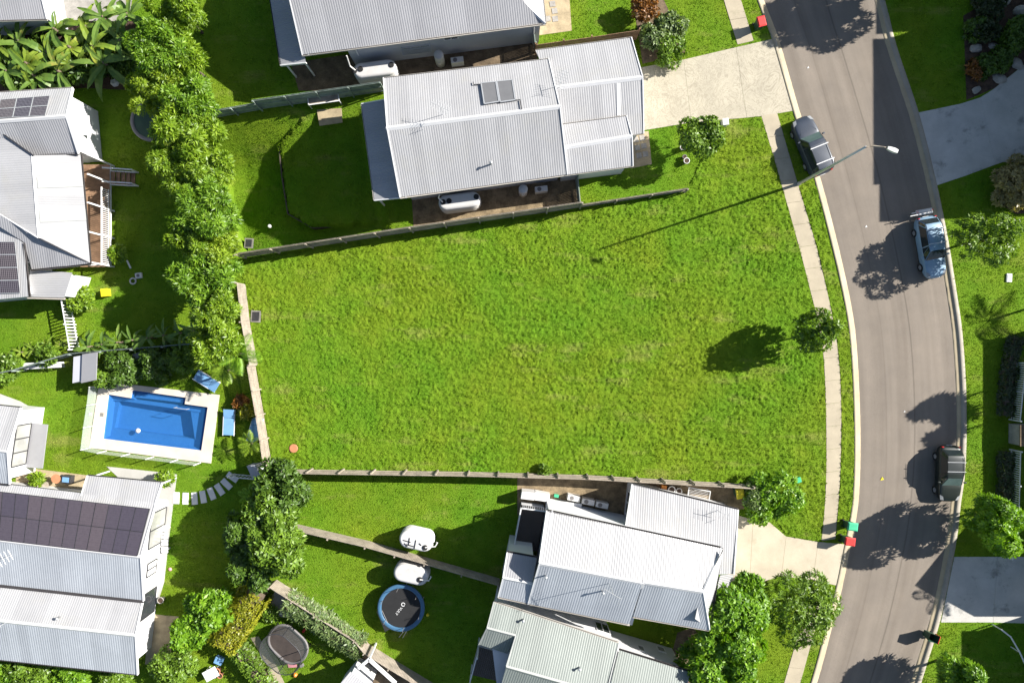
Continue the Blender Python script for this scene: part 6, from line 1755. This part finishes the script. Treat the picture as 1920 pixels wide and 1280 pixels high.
def hedge(label, pts, w, h, mat, name='hedge', dens=60, length=.2, width=.1, k=4, z0=0.0):
    P = [Vector(W2(*p)) for p in pts]; t = thing(name, label, 'hedge', (P[0].x, P[0].y, z0)); C = []; Nn = []
    for a, b in zip(P[:-1], P[1:]):
        d = (b - a).normalized(); nr = Vector((-d.y, d.x)); L = (b - a).length
        m = int(dens * L * w)
        u = RNG.uniform(0, L, m); s = RNG.uniform(-w / 2, w / 2, m) * (1 + .12 * np.sin(u * 3.1)); z = np.full(m, h) + RNG.normal(0, .06, m) - (np.abs(s) / (w / 2)) ** 4 * .2 + .08 * np.sin(u * 2.3 + s * 3)
        C.append(np.column_stack([a.x + d.x * u + nr.x * s, a.y + d.y * u + nr.y * s, z0 + z])); Nn.append(np.column_stack([nr.x * s, nr.y * s, np.full(m, .8)]))
        m = int(dens * L * h)
        u = RNG.uniform(0, L, m); sg = RNG.choice([-1, 1], m); s = sg * (w / 2) * RNG.uniform(.85, 1.08, m); z = RNG.uniform(.05, h, m)
        C.append(np.column_stack([a.x + d.x * u + nr.x * s, a.y + d.y * u + nr.y * s, z0 + z])); Nn.append(np.column_stack([nr.x * sg, nr.y * sg, np.full(m, .4)]))
        MB().bar((a.x, a.y, z0 + h * .45), (b.x, b.y, z0 + h * .45), w * .6, h * .8).build('stems', M['bark'], t)
    C = np.concatenate(C); Nn = np.concatenate(Nn); v, f = rosettes(C, Nn, k, length, width, .2, .8)
    mesh_np('foliage', v, f, LM[mat], t, tint=np.tile(RNG.uniform(0, .5, len(C)), k) + RNG.uniform(0, .5, len(f)))
    return t
hedge('clipped yellow-green hedge beside the dark tree clump', [(492, 1098), (428, 1196)], 2.2, 1.7, 'yellow')
hedge('climbing shrub covering the diagonal overgrown fence', [(543, 1118), (600, 1150), (650, 1188), (684, 1204)], 1.35, 1.5, 'blue', 'climbing_hedge', 32, .3, .1)
hedge('low dark hedge beside the upper white picket fence', [(1898, 632), (1886, 700), (1880, 778)], .9, .6, 'deep', 'hedge', 40, .26, .12)
hedge('low dark hedge beside the lower white picket fence', [(1881, 846), (1880, 900), (1879, 952)], .9, .6, 'deep', 'hedge', 40, .26, .12)
hedge('narrow climbing hedge along the garden path', [(446, 1196), (480, 1240), (516, 1284)], 1.0, 1.3, 'mid', 'climbing_hedge', 32, .26, .1)

# ---- plants with big paddle leaves
def paddle_mesh(nm, L, Wd, droop, mat, fold=.2):
    m = 9; vs = []; fs = []; ti = []
    for i in range(m + 1):
        t = i / m; w = Wd * (math.sin(math.pi * min(1, t * .93 + .05)) ** .65) * (1 - .25 * t)
        x = L * (t - .12 * droop * t * t); z = L * (.55 * t - droop * t * t * .9)
        tear = (random.random() < .35) * .25
        vs += [(x, w * (1 - tear), z + fold * w), (x, 0, z), (x, -w * (1 - tear * random.random()), z + fold * w)]
    for i in range(m):
        a = i * 3
        fs += [(a, a + 3, a + 4, a + 1), (a + 1, a + 4, a + 5, a + 2)]
    me = bpy.data.meshes.new(nm); me.from_pydata(vs, [], fs); me.update()
    at = me.attributes.new('tint', 'FLOAT', 'FACE'); b = random.uniform(0, .75)
    for k in range(len(fs)): at.data[k].value = min(1, b + random.uniform(0, .3))
    me.materials.append(mat)
    return me
random.seed(21)
LEAVES = {k: [paddle_mesh('leaf', random.uniform(1.3, 2.2), random.uniform(.15, .27), random.uniform(.35, 1.1), LM[k]) for _ in range(10)] for k in ('banana', 'banana_lime')}
def banana(label, px, n, s, kind='banana', z=1.6, group=None):
    c = W(*px, z * .6); t = thing('banana_plant', label, 'plant', (c.x, c.y, 0), group)
    MB().tube([(c.x, c.y, 0), (c.x + .05, c.y, z * .6), (c.x, c.y, z)], [.13 * s, .11 * s, .07 * s], 8).build('stem', M['bark'], t, True)
    for k in range(n):
        o = bpy.data.objects.new('leaf', random.choice(LEAVES[kind])); COL.objects.link(o); o.parent = t
        o.location = (0, 0, z * random.uniform(.7, 1.0)); ro = 2 * math.pi * k / n + random.uniform(-.4, .4)
        o.rotation_euler = (random.uniform(-.25, .25), random.uniform(-.15, .35), ro); o.scale = (s * random.uniform(.8, 1.15),) * 3
BA = [('at the left edge below the outbuilding', (12, 95), 'banana_lime'), ('left of the bronze leaves near the outbuilding', (48, 85), 'banana'), ('with upright lime leaves below the outbuilding corner', (60, 125), 'banana_lime'), ('in the middle of the big-leaved bed', (100, 105), 'banana_lime'), ('between outbuilding and stone court', (112, 62), 'banana'),
      ('with broad lime leaves in the big-leaved bed', (140, 95), 'banana_lime'), ('in the lower middle of the big-leaved bed', (120, 140), 'banana'), ('beside the stone court edge', (172, 58), 'banana_lime'), ('with dark upright leaves at the court corner', (203, 40), 'banana'), ('right of centre in the big-leaved bed', (185, 95), 'banana_lime'),
      ('above the crumpled white sheet', (205, 125), 'banana'), ('nearest the bright tree row', (235, 85), 'banana'), ('at the top beside the bright tree row', (248, 35), 'banana'), ('in the lower left of the big-leaved bed', (25, 140), 'banana'), ('lowest of the bed above the solar roof', (75, 148), 'banana')]
for lab, p, k in BA: banana('banana plant ' + lab, p, 12, 1.2, k, 2.0, 'banana plants in the upper left bed')
for i, x in enumerate((172, 198, 226, 254, 282, 312, 342, 368)):
    lab = ('leftmost', 'second from the left', 'third from the left', 'fourth from the left', 'fourth from the right', 'third from the right', 'second from the right', 'rightmost')[i]
    banana('grey-green banana plant %s in the row above the pool' % lab, (x, 650 - .15 * (x - 170)), 7, .72, 'banana', 1.4, 'banana row above the pool')
for i, (x, y) in enumerate(((20, 672), (45, 660), (68, 655), (92, 650), (116, 645))):
    lab = ('leftmost', 'second', 'middle', 'fourth', 'rightmost')[i]
    banana('small lime banana plant, %s of five beside the slatted fence' % lab, (x, y), 7, .55, 'banana_lime', .8, 'lime banana plants at left')

# ---- palms with feathered fronds
def frond_mesh(L, mat, leaflets=16, ll=.42, arch=.6):
    vs = []; fs = []
    def rp(t): return Vector((L * t * (1 - .15 * t * arch), 0, L * (.45 * t - arch * .75 * t * t)))
    for i in range(8):
        a, b = rp(i / 8), rp((i + 1) / 8); n = len(vs); w = .02
        vs += [a + Vector((0, w, 0)), a - Vector((0, w, 0)), b - Vector((0, w * .7, 0)), b + Vector((0, w * .7, 0))]; fs.append((n, n + 1, n + 2, n + 3))
    for i in range(leaflets):
        t = .15 + .85 * i / leaflets; p = rp(t); l = ll * math.sin(math.pi * min(1, .15 + t * .8)) + .08
        for s in (-1, 1):
            d = Vector((.55, s * .8, -.22)).normalized(); n = len(vs); w = Vector((.035, 0, 0))
            vs += [p, p + d * l * .5 + w, p + d * l + Vector((0, 0, -.08)), p + d * l * .5 - w]; fs.append((n, n + 1, n + 2, n + 3))
    me = bpy.data.meshes.new('frond'); me.from_pydata([tuple(v) for v in vs], [], fs); me.update()
    at = me.attributes.new('tint', 'FLOAT', 'FACE')
    for k in range(len(fs)): at.data[k].value = random.uniform(.2, 1)
    me.materials.append(mat); return me
FR = {k: [frond_mesh(1.7, LM[k]) for _ in range(3)] for k in ('bright', 'lime', 'dark', 'blue')}
def palm(label, px, z, n, s, kind='bright', loc=None, r0=.1):
    c = Vector(loc) if loc else W(*px, z); t = thing('palm', label, 'palm', (c.x, c.y, 0))
    MB().tube([(c.x, c.y, 0), (c.x + .1, c.y, z * .5), (c.x, c.y, z)], [r0 * 1.2, r0, r0 * .8], 8).build('trunk', M['bark'], t, True)
    for k in range(n):
        o = bpy.data.objects.new('frond', random.choice(FR[kind])); COL.objects.link(o); o.parent = t; o.location = (0, 0, z)
        o.rotation_euler = (random.uniform(-.2, .2), random.uniform(-.45, .35), 2 * math.pi * k / n + random.uniform(-.3, .3)); o.scale = (s * random.uniform(.85, 1.15),) * 3
palm('feathery palm overhanging the fence at the left of the lawn', (446, 664), 3.0, 12, 1.0, 'bright'); palm('small palm below the feathery one near the lounger', (425, 695), 2.2, 11, .75, 'lime')
palm('small palm against the pool fence', (470, 832), 1.6, 12, .62, 'lime'); palm('spiky grey-green palm at the bottom left', (297, 1255), .7, 14, .42, 'blue'); palm('small palm in the shaded passage garden', (1275, 90), .8, 10, .4, 'lime')
palm('palm across the street beside the low house', None, 5.2, 14, 1.3, 'dark', (44.5, 4.2, 0)); 
def slim(label, loc, zc, R, Rz):
    t = thing('slim_tree', label, 'tree', loc); trunk(t, loc, (loc[0], loc[1], zc), .08, 3, .3)
    crown(t, make_blobs(loc[0], loc[1], zc, R, Rz, 9, (.4, .6)), 'dark', 10, 7, .5, .14, .3)
slim('slim leafy tree across the street above the stone pier', (42.6, -1.7, 0), 6.2, .5, 1.4); slim('slim leafy tree across the street below the stone pier', (42.9, -4.1, 0), 6.0, .5, 1.4); slim('short slim tree across the street near the low house', (41.6, -3.2, 0), 4.6, .5, 1.2)
palm('palm across the street beside the gabled house', None, 5.8, 13, 1.1, 'dark', (41.8, -16.3, 0))
for lab, p in (('small feathery palm at the left of the dark tree clump', (455, 975)), ('small feathery palm lower in the dark tree clump', (448, 1035)), ('small feathery palm at the top of the dark tree clump', (470, 930))): palm(lab, p, 2.6, 11, .62, 'bright')
# ================================================================== GRASS
def vnoise(x, y, s, seed):
    """cheap smooth value noise"""
    r = np.random.default_rng(seed); T = r.random((256, 256))
    X, Y = x / s + 100, y / s + 100; i, j = np.floor(X).astype(int), np.floor(Y).astype(int); u, v = X - i, Y - j
    u, v = u * u * (3 - 2 * u), v * v * (3 - 2 * v); g = lambda a, b: T[a % 256, b % 256]
    return (g(i, j) * (1 - u) + g(i + 1, j) * u) * (1 - v) + (g(i, j + 1) * (1 - u) + g(i + 1, j + 1) * u) * v

def scatter(label, poly, dens, hgt, wid, seed, clump=.5, lift=None):
    P = np.array(poly); lo, hi = P.min(0), P.max(0)
    lo = np.maximum(lo, [-42, -29]); hi = np.minimum(hi, [42, 29])
    n = int(dens * (hi - lo).prod()); x = RNG.uniform(lo[0], hi[0], n); y = RNG.uniform(lo[1], hi[1], n)
    k = in_poly(x, y, P)
    cl = vnoise(x, y, .16, seed) * .75 + vnoise(x, y, .8, seed + 1) * .25
    k &= RNG.random(n) < np.clip((cl - .5) * 3 * clump + .75, .12, 1)
    x, y, cl = x[k], y[k], cl[k]
    k = np.ones(len(x), bool)
    for e in EXCL:
        l2, h2 = e.min(0), e.max(0); m = np.where((x > l2[0]) & (x < h2[0]) & (y > l2[1]) & (y < h2[1]))[0]
        if len(m): k[m[in_poly(x[m], y[m], e)]] = False
    x, y, cl = x[k], y[k], cl[k]; n = len(x)
    z = yard_z(x, y) if lift is None else lift(x, y)
    t = RNG.uniform(0, 6.283, n); h = hgt * RNG.uniform(.5, 1.2, n) * (.45 + 1.1 * cl); lean = RNG.uniform(.3, 1.3, n) * h
    w = wid * RNG.uniform(.6, 1.4, n); b = t + np.pi / 2 + RNG.normal(0, .4, n)
    v = np.empty((n, 3, 3))
    v[:, 0] = np.column_stack([x - np.cos(b) * w / 2, y - np.sin(b) * w / 2, z - .01]); v[:, 1] = np.column_stack([x + np.cos(b) * w / 2, y + np.sin(b) * w / 2, z - .01])
    v[:, 2] = np.column_stack([x + np.cos(t) * lean, y + np.sin(t) * lean, z + h])
    o = mesh_np('grass', v.reshape(-1, 3), np.arange(n * 3).reshape(-1, 3), M['blade'], tint=np.clip(RNG.normal(.48, .28, n) , 0, 1), center=Vector((0, 0, 0)))
    return tag(o, label, 'grass', kind='stuff')

LOT = [W2(*p) for p in [(452, 488), (775, 440), (1087, 394), (1285, 362), (1350, 225), (1440, 215), (1500, 260), (1530, 345), (1600, 640), (1606, 900), (1580, 1040), (1490, 1020), (1400, 910), (1240, 899), (1100, 890), (880, 885), (528, 880), (510, 866), (480, 684), (458, 534)]]
def MOW(x, y):
    # shallow ridges left by the mower, running left to right
    return .014 * (1 + np.sin((y + .02 * x + 1.1 * vnoise(x, y, 5, 9)) * 2 * np.pi / .62)) * np.clip(vnoise(x, y, 7, 8) * 1.6 - .15, 0, 1)
def lumpy_turf():
    st = .07; P = np.array(LOT); lo, hi = P.min(0), P.max(0)
    nx, ny = int((hi[0] - lo[0]) / st) + 1, int((hi[1] - lo[1]) / st) + 1
    X, Y = np.meshgrid(lo[0] + np.arange(nx) * st, lo[1] + np.arange(ny) * st); x, y = X.ravel(), Y.ravel()
    x = x + RNG.uniform(-.03, .03, x.size); y = y + RNG.uniform(-.03, .03, x.size)
    ok = in_poly(x, y, P)
    for e in EXCL: ok &= ~in_poly(x, y, e)
    z = .008 + .11 * np.clip(vnoise(x, y, .16, 5) * .8 + vnoise(x, y, .09, 6) * .4 - .3, 0, 1) * (.5 + .8 * vnoise(x, y, 1.6, 7)) + MOW(x, y)
    i = np.arange(nx * ny).reshape(ny, nx); f = np.stack([i[:-1, :-1], i[:-1, 1:], i[1:, 1:], i[1:, :-1]], -1).reshape(-1, 4)
    f = f[ok[f].all(1)]; u = np.unique(f); mp = np.full(nx * ny, -1); mp[u] = np.arange(len(u))
    tag(mesh_np('lawn', np.column_stack([x, y, z])[u], mp[f], M['grass'], center=Vector((0, 0, 0))), 'lumpy turf of the vacant lot', kind='structure')
    return lambda a, b: .11 * np.clip(vnoise(a, b, .16, 5) * .8 + vnoise(a, b, .09, 6) * .4 - .3, 0, 1) * (.5 + .8 * vnoise(a, b, 1.6, 7)) + MOW(a, b)
TURF = lumpy_turf()
scatter('coarse sunlit grass of the vacant lot and its verge', LOT, 260, .075, .05, 5, .8, TURF)
WEST = [(p.x, p.y) for p in LKW]
WEST = [(-42, 30)] + [p for p in WEST if -30 < p[1] < 30] + [(-42, -30)]
EXCL.append(np.array(LOT))
scatter('mown grass of the back yards west of the street', WEST, 170, .075, .05, 11, .4)
scatter('mown grass of the verges and gardens east of the street', [p for p in EAST if True], 200, .075, .05, 17, .4)
